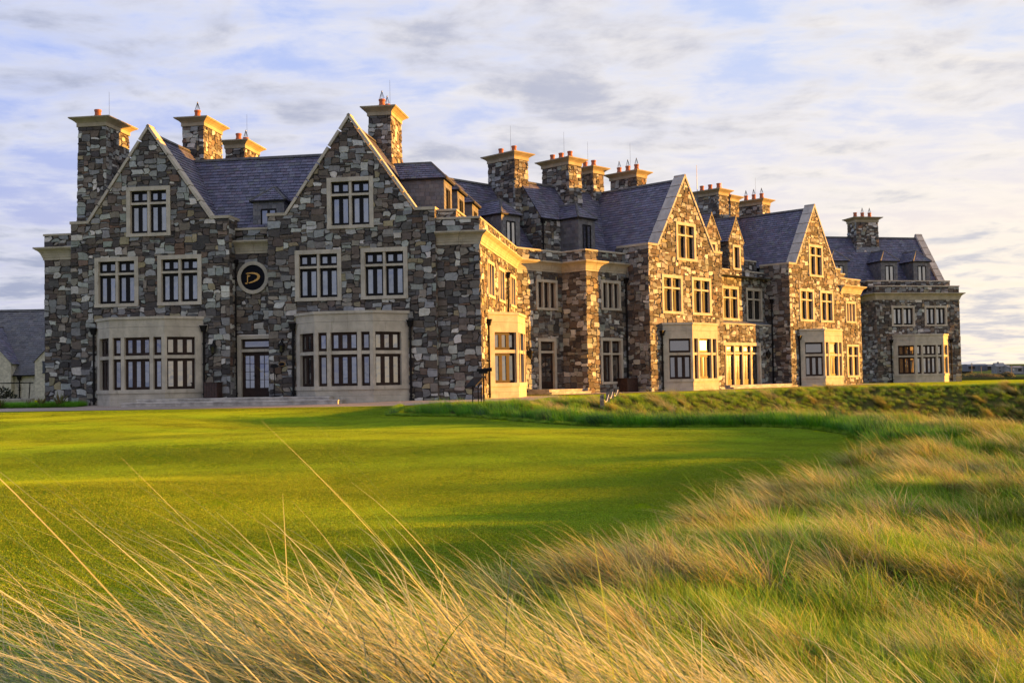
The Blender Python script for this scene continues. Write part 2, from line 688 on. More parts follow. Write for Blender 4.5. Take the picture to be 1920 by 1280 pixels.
# ------------------------------------------------------------------ slates
def slates(parent, pts, exposure=0.215, width=0.31, name='roof', cols=None, mat=None, tilt=0.032, build_back=True, label=None):
    """pts: convex planar polygon; pts[0]->pts[1] runs along the eaves (horizontal), left to right seen from outside"""
    P = [Vector(p) for p in pts]
    ex = (P[1] - P[0]).normalized()
    nrm = None
    for k in range(2, len(P)):
        c = ex.cross(P[k] - P[0])
        if c.length > 1e-4:
            nrm = c.normalized()
            break
    ey = nrm.cross(ex)
    org = P[0]
    poly = [((p - org).dot(ex), (p - org).dot(ey)) for p in P]
    hp = halfplanes(poly)
    back = MB().add([tuple(p) for p in P], [tuple(range(len(P)))])
    o = back.build(name, M_RIDGE, parent, label=label)
    x0, x1 = min(p[0] for p in poly), max(p[0] for p in poly)
    y0, y1 = min(p[1] for p in poly), max(p[1] for p in poly)
    rng = RNG
    cp = Vector((0, 0, CAM_Z))
    row = 0
    y = y0
    while y < y1 - 0.02:
        x = x0 - (width * 0.5 if row % 2 else 0) - rng.uniform(0, .02)
        while x < x1:
            w = width * rng.uniform(0.94, 1.06)
            g = 0.008
            q = clip_convex([(x + g, y), (x + w - g, y + rng.uniform(-.004, .004)), (x + w - g, y + exposure + 0.01), (x + g, y + exposure + 0.01)], hp)
            if len(q) >= 3 and area(q) > 0.004:
                lift = tilt * rng.uniform(0.8, 1.35)
                n = len(q)
                v = []
                for (a, b) in q:
                    h = 0.004 + lift * (1 - (b - y) / exposure * 0.85)
                    v.append(tuple(org + ex * a + ey * b + nrm * h))
                for (a, b) in q:
                    v.append(tuple(org + ex * a + ey * b + nrm * 0.001))
                f = [tuple(range(n))] + [(i + n, (i + 1) % n + n, (i + 1) % n, i) for i in range(n)]
                c3 = org + ex * (x + w / 2) + ey * (y + exposure / 2)
                dd = cp - c3
                sco = area(q) * max(0, nrm.dot(dd.normalized())) / dd.length_squared
                if abs(c3.x / max(c3.y, .1)) > .48:
                    sco = 0
                SLATES.append((sco, o, v, f, pick(rng, cols or (SLATE_COLS if name == 'roof' else HANG_COLS), 1.35 if name == 'roof' else 1.6)))
            x += w
        y += exposure
        row += 1
    return o


def flush(store, single, joined, mat, limit=300):
    store.sort(key=lambda t: -t[0])
    per = {}
    for i, (s, par, v, f, c) in enumerate(store):
        if i < limit and s > 0:
            mb = MB().add(v, f, c)
            mb.build(single, mat, par)
        else:
            per.setdefault(par.name, (par, MB()))[1].add(v, f, c)
    for par, mb in per.values():
        mb.build(joined, mat, par, kind='stuff')


def ridge(parent, a, b, r=0.12):
    """half-round ridge tiles in short lengths"""
    a, b = Vector(a), Vector(b)
    n = max(1, int((b - a).length / 0.48))
    mb = MB()
    for i in range(n):
        p, q = a.lerp(b, i / n), a.lerp(b, (i + 0.985) / n)
        d = (q - p).normalized()
        s = d.cross(Vector((0, 0, 1))).normalized()
        up = s.cross(d)
        v = []
        for pt in (p, q):
            for (k, h) in ((-1.0, -0.75), (-0.55, 0.25), (0, 0.55), (0.55, 0.25), (1.0, -0.75)):
                v.append(tuple(pt + s * k * r + up * h * r))
        mb.add(v, [(j, j + 1, 6 + j, 5 + j) for j in range(4)] + [(4, 3, 2, 1, 0), (5, 6, 7, 8, 9)])
    return mb.build('ridge_tiles', M_RIDGE, parent)


# ------------------------------------------------------------------ windows and doors
def casement(wall, s0, s1, z0, z1, o, leaves, parent, mat_f, mat_g, fw=0.078, bars=None):
    """a dark frame with `leaves` leaves side by side, each with its own pane"""
    fr = MB()
    gap = 0.004
    wall.box(fr, s0, s1, z0, z0 + fw * .8, o - .06, o)
    wall.box(fr, s0, s1, z1 - fw * .8, z1, o - .06, o)
    lw = (s1 - s0) / leaves
    for k in range(leaves):
        a, b = s0 + k * lw, s0 + (k + 1) * lw
        wall.box(fr, a + gap / 2, a + fw * 1.25, z0 + fw * .8, z1 - fw * .8, o - .058, o + .012)
        wall.box(fr, b - fw * 1.25, b - gap / 2, z0 + fw * .8, z1 - fw * .8, o - .058, o + .012)
        wall.box(fr, a + fw * 1.25, b - fw * 1.25, z0 + fw * .8, z0 + fw * 1.7, o - .058, o + .012)
        wall.box(fr, a + fw * 1.25, b - fw * 1.25, z1 - fw * 1.7, z1 - fw * .8, o - .058, o + .012)
        pa, pb, pz0, pz1 = a + fw * 1.25, b - fw * 1.25, z0 + fw * 1.7, z1 - fw * 1.7
        if bars:
            nc, nr = bars
            for i in range(1, nc):
                x = pa + (pb - pa) * i / nc
                wall.box(fr, x - .012, x + .012, pz0, pz1, o - .05, o)
            for i in range(1, nr):
                zz = pz0 + (pz1 - pz0) * i / nr
                wall.box(fr, pa, pb, zz - .012, zz + .012, o - .049, o - .001)
        if pb - pa > 0.03 and pz1 - pz0 > 0.03:
            t = [RNG.uniform(-.0025, .0025) for _ in range(4)]
            mb = MB()
            mb.hexa([wall.P(pa, pz0, o - .022 + t[0]), wall.P(pb, pz0, o - .022 + t[1]), wall.P(pb, pz1, o - .022 + t[2]), wall.P(pa, pz1, o - .022 + t[3]),
                     wall.P(pa, pz0, o - .034), wall.P(pb, pz0, o - .034), wall.P(pb, pz1, o - .034), wall.P(pa, pz1, o - .034)])
            mb.build('pane', RNG.choice(GLASS_SETS.get(mat_g, [mat_g])), parent)
    fr.build('casement_frame', mat_f, parent)


def window(wall, s0, s1, z0, z1, parent, lights=(1, 1), transom=0.66, leaves=2, sw=0.2, glass=None, fmat=None, mull=0.12, top_leaves=None, name='window'):
    """stone surround, mullions and transom, dark casements; returns the hole for the wall"""
    glass = glass or M_GLASS
    fmat = fmat or M_BLACK
    mb = MB()
    proud, deep = 0.075, -0.26
    wall.box(mb, s0, s0 + sw, z0 + sw * .8, z1 - sw, deep, proud)
    wall.box(mb, s1 - sw, s1, z0 + sw * .8, z1 - sw, deep, proud)
    wall.box(mb, s0, s1, z1 - sw, z1, deep, proud + .002)
    wall.box(mb, s0 - .01, s1 + .01, z0, z0 + sw * .8, deep, proud + .03)
    w = mb.build(name, M_TRIM, parent)
    a, b, c, d = s0 + sw, s1 - sw, z0 + sw * .8, z1 - sw
    n = len(lights)
    usable = (b - a) - mull * (n - 1)
    tot = sum(lights)
    x = a
    zt = c + (d - c) * transom if transom else None
    for i, lw in enumerate(lights):
        wd = usable * lw / tot
        lv = leaves if isinstance(leaves, int) else leaves[i]
        tl = lv if top_leaves is None else (top_leaves if isinstance(top_leaves, int) else top_leaves[i])
        if zt:
            casement(wall, x, x + wd, c, zt - .055, -.13, lv, w, fmat, glass)
            casement(wall, x, x + wd, zt + .055, d, -.13, tl, w, fmat, glass)
        else:
            casement(wall, x, x + wd, c, d, -.13, lv, w, fmat, glass)
        x += wd
        if i < n - 1:
            m = MB()
            wall.box(m, x, x + mull, c, d, -.20, .035)
            m.build('mullion', M_TRIM, w)
            x += mull
    if zt:
        m = MB()
        wall.box(m, a, b, zt - .055, zt + .055, -.20, .028)
        m.build('transom', M_TRIM, w)
    return (s0 + .03, s1 - .03, z0 + .03, z1 - .03)


# ------------------------------------------------------------------ sweeps: cornices and copings
def offset_path(path, o):
    out = []
    n = len(path)
    for i in range(n):
        ds = []
        if i > 0:
            ds.append((path[i][0] - path[i - 1][0], path[i][1] - path[i - 1][1]))
        if i < n - 1:
            ds.append((path[i + 1][0] - path[i][0], path[i + 1][1] - path[i][1]))
        ns = []
        for d in ds:
            l = math.hypot(*d)
            ns.append((d[1] / l, -d[0] / l))
        if len(ns) == 1:
            m = ns[0]
            k = 1
        else:
            m = (ns[0][0] + ns[1][0], ns[0][1] + ns[1][1])
            l = math.hypot(*m)
            m = (m[0] / l, m[1] / l)
            k = 1 / max(.3, m[0] * ns[0][0] + m[1] * ns[0][1])
        out.append((path[i][0] + m[0] * o * k, path[i][1] + m[1] * o * k))
    return out


def sweep_blocks(path, prof, parent, mat, name, length=0.95, gap=0.014):
    offs = [offset_path(path, o) for o, _ in prof]
    for j in range(len(path) - 1):
        L = math.hypot(path[j + 1][0] - path[j][0], path[j + 1][1] - path[j][1])
        n = max(1, int(round(L / length)))
        for i in range(n):
            t0 = i / n + (gap / L if i else 0)
            t1 = (i + 1) / n
            v = []
            for t in (t0, t1):
                for (o, z), of in zip(prof, offs):
                    v.append((of[j][0] + (of[j + 1][0] - of[j][0]) * t, of[j][1] + (of[j + 1][1] - of[j][1]) * t, z))
            m = len(prof)
            f = [(k, (k + 1) % m, m + (k + 1) % m, m + k) for k in range(m)] + [tuple(range(m - 1, -1, -1)), tuple(range(m, 2 * m))]
            MB().add(v, f).build(name, mat, parent)


CB, CT, PT = 7.33, 7.95, 8.55
CORN = [(-.03, CB), (.07, CB), (.075, CB + .11), (.10, CB + .125), (.12, CB + .22), (.135, CB + .24), (.16, CB + .32), (.24, CB + .43), (.36, CB + .51), (.37, CB + .53), (.42, CB + .55), (.42, CT), (-.03, CT)]


def coping(path, z, parent, t=0.10, over=0.07, depth=0.35, length=1.2, mat=None):
    sweep_blocks(path, [(over, z), (over, z + t * .75), (over - .02, z + t), (-depth, z + t), (-depth, z)], parent, mat or M_CORN, 'coping_stone', length)


def rake_coping(wall, a, b, parent, t=0.125, front=0.09, depth=0.5, n=6, mat=None):
    """coping slabs up a gable slope from a=(s,z) to b=(s,z), their top edge on that line"""
    L = math.hypot(b[0] - a[0], b[1] - a[1])
    nx, nz = -(b[1] - a[1]) / L, (b[0] - a[0]) / L
    if nz < 0:
        nx, nz = -nx, -nz
    for i in range(n):
        t0, t1 = i / n + (0.004 if i else 0), (i + 1) / n
        t0 += .006 if i else 0
        p = (a[0] + (b[0] - a[0]) * t0, a[1] + (b[1] - a[1]) * t0)
        q = (a[0] + (b[0] - a[0]) * t1, a[1] + (b[1] - a[1]) * t1)
        j = RNG.uniform(0, .008)
        mb = MB()
        mb.hexa([wall.P(p[0] - nx * t, p[1] - nz * t, front), wall.P(q[0] - nx * t, q[1] - nz * t, front), wall.P(q[0] + nx * j, q[1] + nz * j, front), wall.P(p[0] + nx * j, p[1] + nz * j, front),
                 wall.P(p[0] - nx * t, p[1] - nz * t, -depth), wall.P(q[0] - nx * t, q[1] - nz * t, -depth), wall.P(q[0] + nx * j, q[1] + nz * j, -depth), wall.P(p[0] + nx * j, p[1] + nz * j, -depth)])
        mb.build('coping_stone', mat or M_CORN, parent)


def downpipe(wall, s, z0, z1, parent, o=0.12):
    mb = MB()
    a = wall.P(s, z0, o)
    mb.tube(a, wall.P(s, z1, o), 0.05, n=8)
    for z in (z0 + .15, (z0 + z1) / 2, z1 - .6):
        wall.box(mb, s - .07, s + .07, z, z + .06, 0, o + .05)
    p = [wall.P(s - .09, z1, .01), wall.P(s + .09, z1, .01), wall.P(s + .09, z1, .2), wall.P(s - .09, z1, .2)]
    q = [wall.P(s - .14, z1 + .26, .01), wall.P(s + .14, z1 + .26, .01), wall.P(s + .14, z1 + .26, .26), wall.P(s - .14, z1 + .26, .26)]
    mb.hexa(p + q)
    wall.box(mb, s - .16, s + .16, z1 + .262, z1 + .31, .01, .28)
    mb.build('downpipe', M_BLACK, parent)


def chimney(fr, u0, u1, w0, w1, zb, zt, parent, pots=2, pot_axis='w', rod=0, cowl=(), box_pot=False, sides='fr', ped=None):
    """tapered stone stack, moulded cap, clay pots"""
    fl = 0.05
    core = MB()
    k = 0.012 * (zt - zb)
    bot = [X3(fr, u0 - k, w0 - k, zb), X3(fr, u1 + k, w0 - k, zb), X3(fr, u1 + k, w1 + k, zb), X3(fr, u0 - k, w1 + k, zb)]
    top = [X3(fr, u0, w0, zt), X3(fr, u1, w0, zt), X3(fr, u1, w1, zt), X3(fr, u0, w1, zt)]
    core.hexa(bot + top)
    ch = core.build('chimney', M_MORTAR, parent)
    faces = {'f': (X2(fr, u0, w0), X2(fr, u1, w0)), 'r': (X2(fr, u1, w0), X2(fr, u1, w1)), 'l': (X2(fr, u0, w1), X2(fr, u0, w0)), 'b': (X2(fr, u1, w1), X2(fr, u0, w1))}
    for sd in sides:
        w = Wall(*faces[sd])
        stones_on(TaperWall(w, zb, zt, k), [[(-.02, zb), (w.L + .02, zb), (w.L + .02, zt - .02), (-.02, zt - .02)]], [], ch, cw=0.115, chh=0.09)
    path = [X2(fr, u0, w1), X2(fr, u0, w0), X2(fr, u1, w0), X2(fr, u1, w1)]
    cap = MB()

    def ring(o0, o1, z0, z1):
        p0 = [X3(fr, u0 - o0, w0 - o0, z0), X3(fr, u1 + o0, w0 - o0, z0), X3(fr, u1 + o0, w1 + o0, z0), X3(fr, u0 - o0, w1 + o0, z0)]
        p1 = [X3(fr, u0 - o1, w0 - o1, z1), X3(fr, u1 + o1, w0 - o1, z1), X3(fr, u1 + o1, w1 + o1, z1), X3(fr, u0 - o1, w1 + o1, z1)]
        cap.hexa(p0 + p1)
    ring(.07, .07, zt, zt + .20)
    ring(.09, .13, zt + .201, zt + .25)
    ring(.13, .30, zt + .251, zt + .37)
    ring(.33, .36, zt + .371, zt + .41)
    ring(.37, .37, zt + .411, zt + .455)
    cap.build('chimney_cap', M_CAP, ch)
    fl_m = MB()
    fl_m.hexa([X3(fr, u0 - .2, w0 - .2, zt + .456), X3(fr, u1 + .2, w0 - .2, zt + .456), X3(fr, u1 + .2, w1 + .2, zt + .456), X3(fr, u0 - .2, w1 + .2, zt + .456),
               X3(fr, u0 + .1, w0 + .1, zt + .52), X3(fr, u1 - .1, w0 + .1, zt + .52), X3(fr, u1 - .1, w1 - .1, zt + .52), X3(fr, u0 + .1, w1 - .1, zt + .52)])
    fl_m.build('flaunching', M_CONC, ch)
    zp = zt + .50
    for i in range(pots):
        t = (i + .5) / pots
        u, w = ((u0 + u1) / 2, w0 + (w1 - w0) * t) if pot_axis == 'w' else (u0 + (u1 - u0) * t, (w0 + w1) / 2)
        if box_pot and i > 0:
            mb = MB()
            mb.hexa([X3(fr, u - .2, w - .45, zp), X3(fr, u + .2, w - .45, zp), X3(fr, u + .2, w + .45, zp), X3(fr, u - .2, w + .45, zp),
                     X3(fr, u - .23, w - .48, zp + .36), X3(fr, u + .23, w - .48, zp + .36), X3(fr, u + .23, w + .48, zp + .36), X3(fr, u - .23, w + .48, zp + .36)])
            mb.build('chimney_pot', M_CLAY, ch)
            continue
        c = X3(fr, u, w, zp)
        p = MB().lathe(c, [(.165, 0), (.16, .13), (.18, .14), (.18, .20), (.155, .22), (.15, .38), (.178, .40), (.178, .49), (.14, .50), (.13, .44)], 14).build('chimney_pot', M_CLAY, ch, smooth=False)
        if i in cowl:
            mb = MB()
            for a in range(6):
                ca, sa = math.cos(a * math.pi / 3), math.sin(a * math.pi / 3)
                mb.tube((c[0] + .13 * ca, c[1] + .13 * sa, c[2] + .54), (c[0] + .015 * ca, c[1] + .015 * sa, c[2] + .90), .012, n=4)
            mb.lathe((c[0], c[1], c[2] + .88), [(.03, 0), (.03, .05), (.004, .09)], 6)
            mb.build('wire_cowl', M_STEEL, ch)
    if rod:
        c = X3(fr, (u0 + u1) / 2 + .3, (w0 + w1) / 2, zt + .45)
        MB().tube(c, (c[0], c[1], c[2] + rod), .010, .006, n=5).build('lightning_rod', M_STEEL, ch)
    return ch


class TaperWall:
    """wall of a tapered stack: leans inwards with height"""
    def __init__(self, w, zb, zt, k):
        self.w, self.zb, self.zt, self.k = w, zb, zt, k
        self.L = w.L

    def P(self, s, z, o=0.0):
        f = self.k * (self.zt - z) / (self.zt - self.zb)
        s2 = s + (s / self.L - .5) * 2 * f
        return self.w.P(s2, z, o + f)

    def score(self, s, z, a):
        return self.w.score(s, z, a)


def dormer(wall, s0, s1, zb, ze, zr, back, parent, leaves=2, hip=0.85, glass=None, win=None):
    """slate-hung dormer with a hipped slate roof; wall is its front plane"""
    m = MB()
    wall.box(m, s0 + .02, s1 - .02, zb, ze, -back, -.03)
    d = m.build('dormer', M_RIDGE, parent)
    c = (s0 + s1) / 2
    ww = win or (s1 - s0) * .25
    wz0, wz1 = zb + (ze - zb) * .12, ze - .42
    # slate hanging on the front and both cheeks
    for poly in ([(s0, zb), (s1, zb), (s1, wz0), (s0, wz0)], [(s0, wz0), (c - ww, wz0), (c - ww, wz1), (s0, wz1)], [(c + ww, wz0), (s1, wz0), (s1, wz1), (c + ww, wz1)], [(s0, wz1), (s1, wz1), (s1, ze), (s0, ze)]):
        slates(d, [wall.P(x, z, -.02) for x, z in poly], .2, .24, 'slate_hanging', tilt=.012)
    slates(d, [wall.P(s0, zb, -back), wall.P(s0, zb, -.02), wall.P(s0, ze, -.02), wall.P(s0, ze, -back)], .2, .26, 'slate_hanging', tilt=.012)
    slates(d, [wall.P(s1, zb, -.02), wall.P(s1, zb, -back), wall.P(s1, ze, -back), wall.P(s1, ze, -.02)], .2, .26, 'slate_hanging', tilt=.012)
    fm = MB()
    casement(wall, c - ww, c + ww, wz0, wz1, .0, leaves, d, M_BLACK, glass or M_GLASS, fw=.05)
    ov = .13
    ez = ze - .02
    e0, e1 = s0 - ov, s1 + ov
    fo = ov
    rb = -(hip)
    slates(d, [wall.P(e0, ez, fo), wall.P(e1, ez, fo), wall.P(c, zr, rb)], .2, .26, 'roof')
    slates(d, [wall.P(e0, ez, -back), wall.P(e0, ez, fo), wall.P(c, zr, rb), wall.P(c, zr, -back - .6)], .2, .28, 'roof')
    slates(d, [wall.P(e1, ez, fo), wall.P(e1, ez, -back), wall.P(c, zr, -back - .6), wall.P(c, zr, rb)], .2, .28, 'roof')
    ed = MB()
    wall.box(ed, e0, e1, ez - .07, ez - .002, fo - .04, fo)
    wall.box(ed, e0, e0 + .04, ez - .07, ez - .002, -back, fo - .042)
    wall.box(ed, e1 - .04, e1, ez - .07, ez - .002, -back, fo - .042)
    ed.build('fascia', M_BLACK, d)
    ridge(d, wall.P(c, zr + .02, rb), wall.P(c, zr + .02, -back - .6), .1)
    ridge(d, wall.P(e0, ez + .03, fo), wall.P(c, zr + .02, rb), .09)
    ridge(d, wall.P(e1, ez + .03, fo), wall.P(c, zr + .02, rb), .09)
    return d


def bay(fr, c, w0, parent, half=2.8, fh=1.4, p=1.3, sides=(3, 3), side_top=None, axis='f', glass=None):
    """canted stone bay window. axis 'f': projects towards -w at u=c; 'r': projects towards +u at w=c, wall at u=w0"""
    if axis == 'f':
        pl = [X2(fr, c - half, w0), X2(fr, c - fh, w0 - p), X2(fr, c + fh, w0 - p), X2(fr, c + half, w0)]
    else:
        pl = [X2(fr, w0, c - half), X2(fr, w0 + p, c - fh), X2(fr, w0 + p, c + fh), X2(fr, w0, c + half)]
    glass = glass or M_GLASS
    body = MB()

    def band(o, z0, z1):
        body.prism(offset_path(pl, o), z0, z1)
    band(0, -.3, .30)
    band(-.004, .306, .58)
    band(.05, .582, .76)
    b = body.build('bay_window', M_TRIM, parent)
    for nm, o_, za, zb_ in (('lintel', 0.0, 3.26, 3.745), ('parapet', -.002, 3.755, 4.12), ('cap', .06, 4.122, 4.25)):
        MB().prism(offset_path(pl, o_), za, zb_).build(nm, M_TRIM, b)
    faces = [Wall(pl[i], pl[i + 1]) for i in range(3)]
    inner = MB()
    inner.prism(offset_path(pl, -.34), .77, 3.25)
    inner.build('dark_core', M_SHEDD, b)  # dark solid core filling the bay behind its panes
    cant = faces[0].L
    z0, zt0, zt1, z1 = .76, 2.23, 2.39, 3.26

    def post(wl, a, e, nm='mullion', o=0.0):
        m = MB()
        wl.box(m, a, e, z0, z1, -.30, o)
        m.build(nm, M_TRIM, b)

    def light(wl, a, e, lv, tl):
        casement(wl, a, e, z0, zt0, -.16, lv, b, M_WOOD, glass)
        casement(wl, a, e, zt1, z1, -.16, tl, b, M_WOOD, glass)
        m = MB()
        wl.box(m, a, e, zt0, zt1, -.22, -.03)
        m.build('transom', M_TRIM, b)
    st = side_top
    w = faces[0]
    post(w, .0, cant - 1.48, 'pier', -.002)
    light(w, cant - 1.48, cant - .12, sides[0], st or sides[0])
    post(w, cant - .12, cant, 'corner_post', -.001)
    w = faces[1]
    L = w.L
    k = L / 2.8
    xs = [0, .16 * k, .58 * k, .76 * k, 2.04 * k, 2.22 * k, 2.64 * k, L]
    post(w, xs[0], xs[1], 'corner_post')
    light(w, xs[1], xs[2], 1, 1)
    post(w, xs[2], xs[3])
    light(w, xs[3], xs[4], 3, st or 3)
    post(w, xs[4], xs[5])
    light(w, xs[5], xs[6], 1, 1)
    post(w, xs[6], xs[7], 'corner_post')
    w = faces[2]
    post(w, 0, .12, 'corner_post', -.001)
    light(w, .12, 1.48, sides[1], st or sides[1])
    post(w, 1.48, cant, 'pier', -.002)
    return b


def lantern(pos, out, label):
    """black wall lantern: scrolled bracket, six-sided glazed body, cap with finial"""
    e = empty('wall_lantern', pos, label, 'lantern', 'black lanterns on the hotel walls')
    x, y, z = pos
    c = (x + out[0] * .2, y + out[1] * .2)
    mb = MB()
    mb.tube((x, y, z + .1), (c[0], c[1], z + .42), .018, n=6)
    mb.tube((x, y, z + .45), (c[0], c[1], z + .42), .018, n=6)
    mb.tube((c[0], c[1], z + .42), (c[0], c[1], z + .24), .015, n=6)
    mb.tube((x, y, z - .05), (x, y, z + .5), .03, n=6)
    mb.build('bracket', M_BLACK, e)
    MB().lathe((c[0], c[1], z - .18), [(.085, 0), (.125, .03), (.15, .34), (.145, .35), (.09, .35)], 6).build('lamp_glass', M_GLASSU, e)
    cg = MB()
    for i in range(6):
        a = i * math.pi / 3
        cg.tube((c[0] + .09 * math.cos(a), c[1] + .09 * math.sin(a), z - .18), (c[0] + .155 * math.cos(a), c[1] + .155 * math.sin(a), z + .15), .018, n=4)
    cg.lathe((c[0], c[1], z - .26), [(.02, 0), (.06, .05), (.085, .08), (.085, .10)], 6)
    cg.build('lamp_cage', M_BLACK, e)
    MB().lathe((c[0], c[1], z + .13), [(.19, 0), (.18, .04), (.08, .15), (.035, .20), (.04, .24), (.008, .32)], 6).build('lamp_cap', M_BLACK, e)
    return e

# ================================================================== TERRAIN
def vnoise(x, y, seed=0):
    x = np.asarray(x, float)
    y = np.asarray(y, float)
    xi, yi = np.floor(x).astype(np.int64), np.floor(y).astype(np.int64)
    xf, yf = x - xi, y - yi
    xf = xf * xf * xf * (xf * (xf * 6 - 15) + 10)
    yf = yf * yf * yf * (yf * (yf * 6 - 15) + 10)

    def hsh(a, b):
        n = (a * 374761393 + b * 668265263 + seed * 974711) & 0xffffffff
        n = ((n ^ (n >> 13)) * 1274126177) & 0xffffffff
        return ((n ^ (n >> 16)) & 0xffff) / 65535.0
    a, b, c, d = hsh(xi, yi), hsh(xi + 1, yi), hsh(xi, yi + 1), hsh(xi + 1, yi + 1)
    return (a * (1 - xf) + b * xf) * (1 - yf) + (c * (1 - xf) + d * xf) * yf


def sstep(x, a, b):
    t = np.clip((x - a) / (b - a), 0, 1)
    return t * t * (3 - 2 * t)


EDGE_W = 45.2       # lawn edge in front of the near wing, in that wing's own depth
GREEN = [X2('A', -70, EDGE_W), X2('A', -11.5, EDGE_W), (-4.6, 40.6), (-1.6, 37.6), (1.2, 34.6), (3.2, 32.6), (5.1, 31.4), (7.0, 30.9), (8.2, 29.8), (8.6, 27.6),
         (8.2, 25.0), (7.5, 22.6), (6.8, 20.4), (5.7, 18.5), (4.8, 16.8), (3.9, 15.3), (3.0, 13.8), (2.1, 12.2), (1.3, 10.6), (.7, 9.2), (.1, 8.0), (-.6, 6.9),
         (-1.4, 5.6), (-2.2, 4.4), (-4, 3.4), (-12, 2.5), (-70, 0)]
GP = np.array(GREEN)


def green_sd(x, y):
    """signed distance to the edge of the green, positive inside"""
    x = np.asarray(x, float)
    y = np.asarray(y, float)
    best = np.full(x.shape, 1e9)
    inside = np.zeros(x.shape, bool)
    n = len(GP)
    for i in range(n):
        ax, ay = GP[i]
        bx, by = GP[(i + 1) % n]
        ex, ey = bx - ax, by - ay
        t = np.clip(((x - ax) * ex + (y - ay) * ey) / (ex * ex + ey * ey), 0, 1)
        best = np.minimum(best, np.hypot(x - ax - t * ex, y - ay - t * ey))
        c = (ay > y) != (by > y)
        with np.errstate(divide='ignore', invalid='ignore'):
            xx = (bx - ax) * (y - ay) / (by - ay) + ax
        inside ^= c & (x < xx)
    return np.where(inside, best, -best)


FARX = np.array([-60, -4.4, -2.5, 0.5, 3.0, 6.0, 10.0, 18.0, 28.0, 45.0, 120.0])
FARY = np.array([40.0, 40.4, 41.0, 42.0, 44.2, 49.0, 55.0, 62.0, 65.0, 67.0, 70.0])


def far_line(x):
    return np.interp(x, FARX, FARY)


def hgt(x, y):
    x = np.asarray(x, float)
    y = np.asarray(y, float)
    yc = np.clip(y, 4, 46)
    zl = -.12 - .66 * (1 - np.exp(-(46 - yc) / 15.0))
    und = (vnoise(x / 6.5 + 3.1, y / 4.6 + 1.7, 5) - .5) * .28 + (vnoise(x / 15 + 8, y / 9 + 2, 9) - .5) * .26
    zl = zl + (und + .010 * np.clip(-x, -6, 22)) * sstep(46 - y, 1.0, 9.0)
    sd = green_sd(x, y)
    out = np.maximum(-sd, 0)
    hum = (vnoise(x / 2.2, y / 1.8, 21) - .5) * .86 + (vnoise(x / 1.1 + 5, y / 1.0, 22) - .5) * .16
    dune = -.54 + hum * (.55 + .45 * sstep(out, .5, 3)) * sstep(np.hypot(x, y), 3, 9) * .9 - .095 * np.clip(out - .8, 0, 40) * sstep(x, -.5, 2.0)
    tb = sstep(y - far_line(x), -9, -1)
    bank = -.02 + .14 * hum
    zt = dune * (1 - tb) + bank * tb
    past = sstep(y - far_line(x), -.5, 3.0)
    zt = zt * (1 - past)
    # left of the near wing the path falls gently to the lawn
    left = sstep(-x, 4.0, 7.0)
    zt = zt * (1 - left * sstep(y, 36, 42))
    wid = 2.2 + 2.8 * left * sstep(y, 36, 42)
    z = zl + (zt - zl) * sstep(out, 0, wid)
    hp_ = np.exp(-((x + .45) / 2.0) ** 2 - ((y - 2.9) / 1.4) ** 2)
    z = z * (1 - hp_) - .04 * hp_
    near = 1 - sstep(np.hypot(x, y), .6, 2.2)
    z = z * (1 - near) + (-.10) * near
    r = np.hypot(x, y)
    z = z - 2.7 * sstep(r, 112, 260)
    z = z + 24 * sstep(r, 1300, 4200) + (vnoise(x / 500, y / 500, 4) - .5) * 10 * sstep(r, 1300, 3000)
    return z


def axis(lo, hi, fine_lo, fine_hi, step, grow=1.16):
    a = list(np.arange(fine_lo, fine_hi + 1e-6, step))
    s = step
    while a[-1] < hi:
        s *= grow
        a.append(a[-1] + s)
    s = step
    b = []
    cur = fine_lo
    while cur > lo:
        s *= grow
        cur -= s
        b.append(cur)
    return np.array(b[::-1] + a)


gx = axis(-5200, 5200, -14, 22, .27)
gy = axis(-60, 6500, .6, 50, .27)
GX, GY = np.meshgrid(gx, gy)
GZ = hgt(GX, GY)
cxm = (GX[:-1, :-1] + GX[1:, 1:]) / 2
cym = (GY[:-1, :-1] + GY[1:, 1:]) / 2
SD = green_sd(cxm, cym)
FL = cym - far_line(cxm)
cls = np.where(SD > 0, 0, np.where((FL > 0) & (np.hypot(cxm, cym) < 118), 1, np.where(np.hypot(cxm, cym) > 118, 3, 2)))


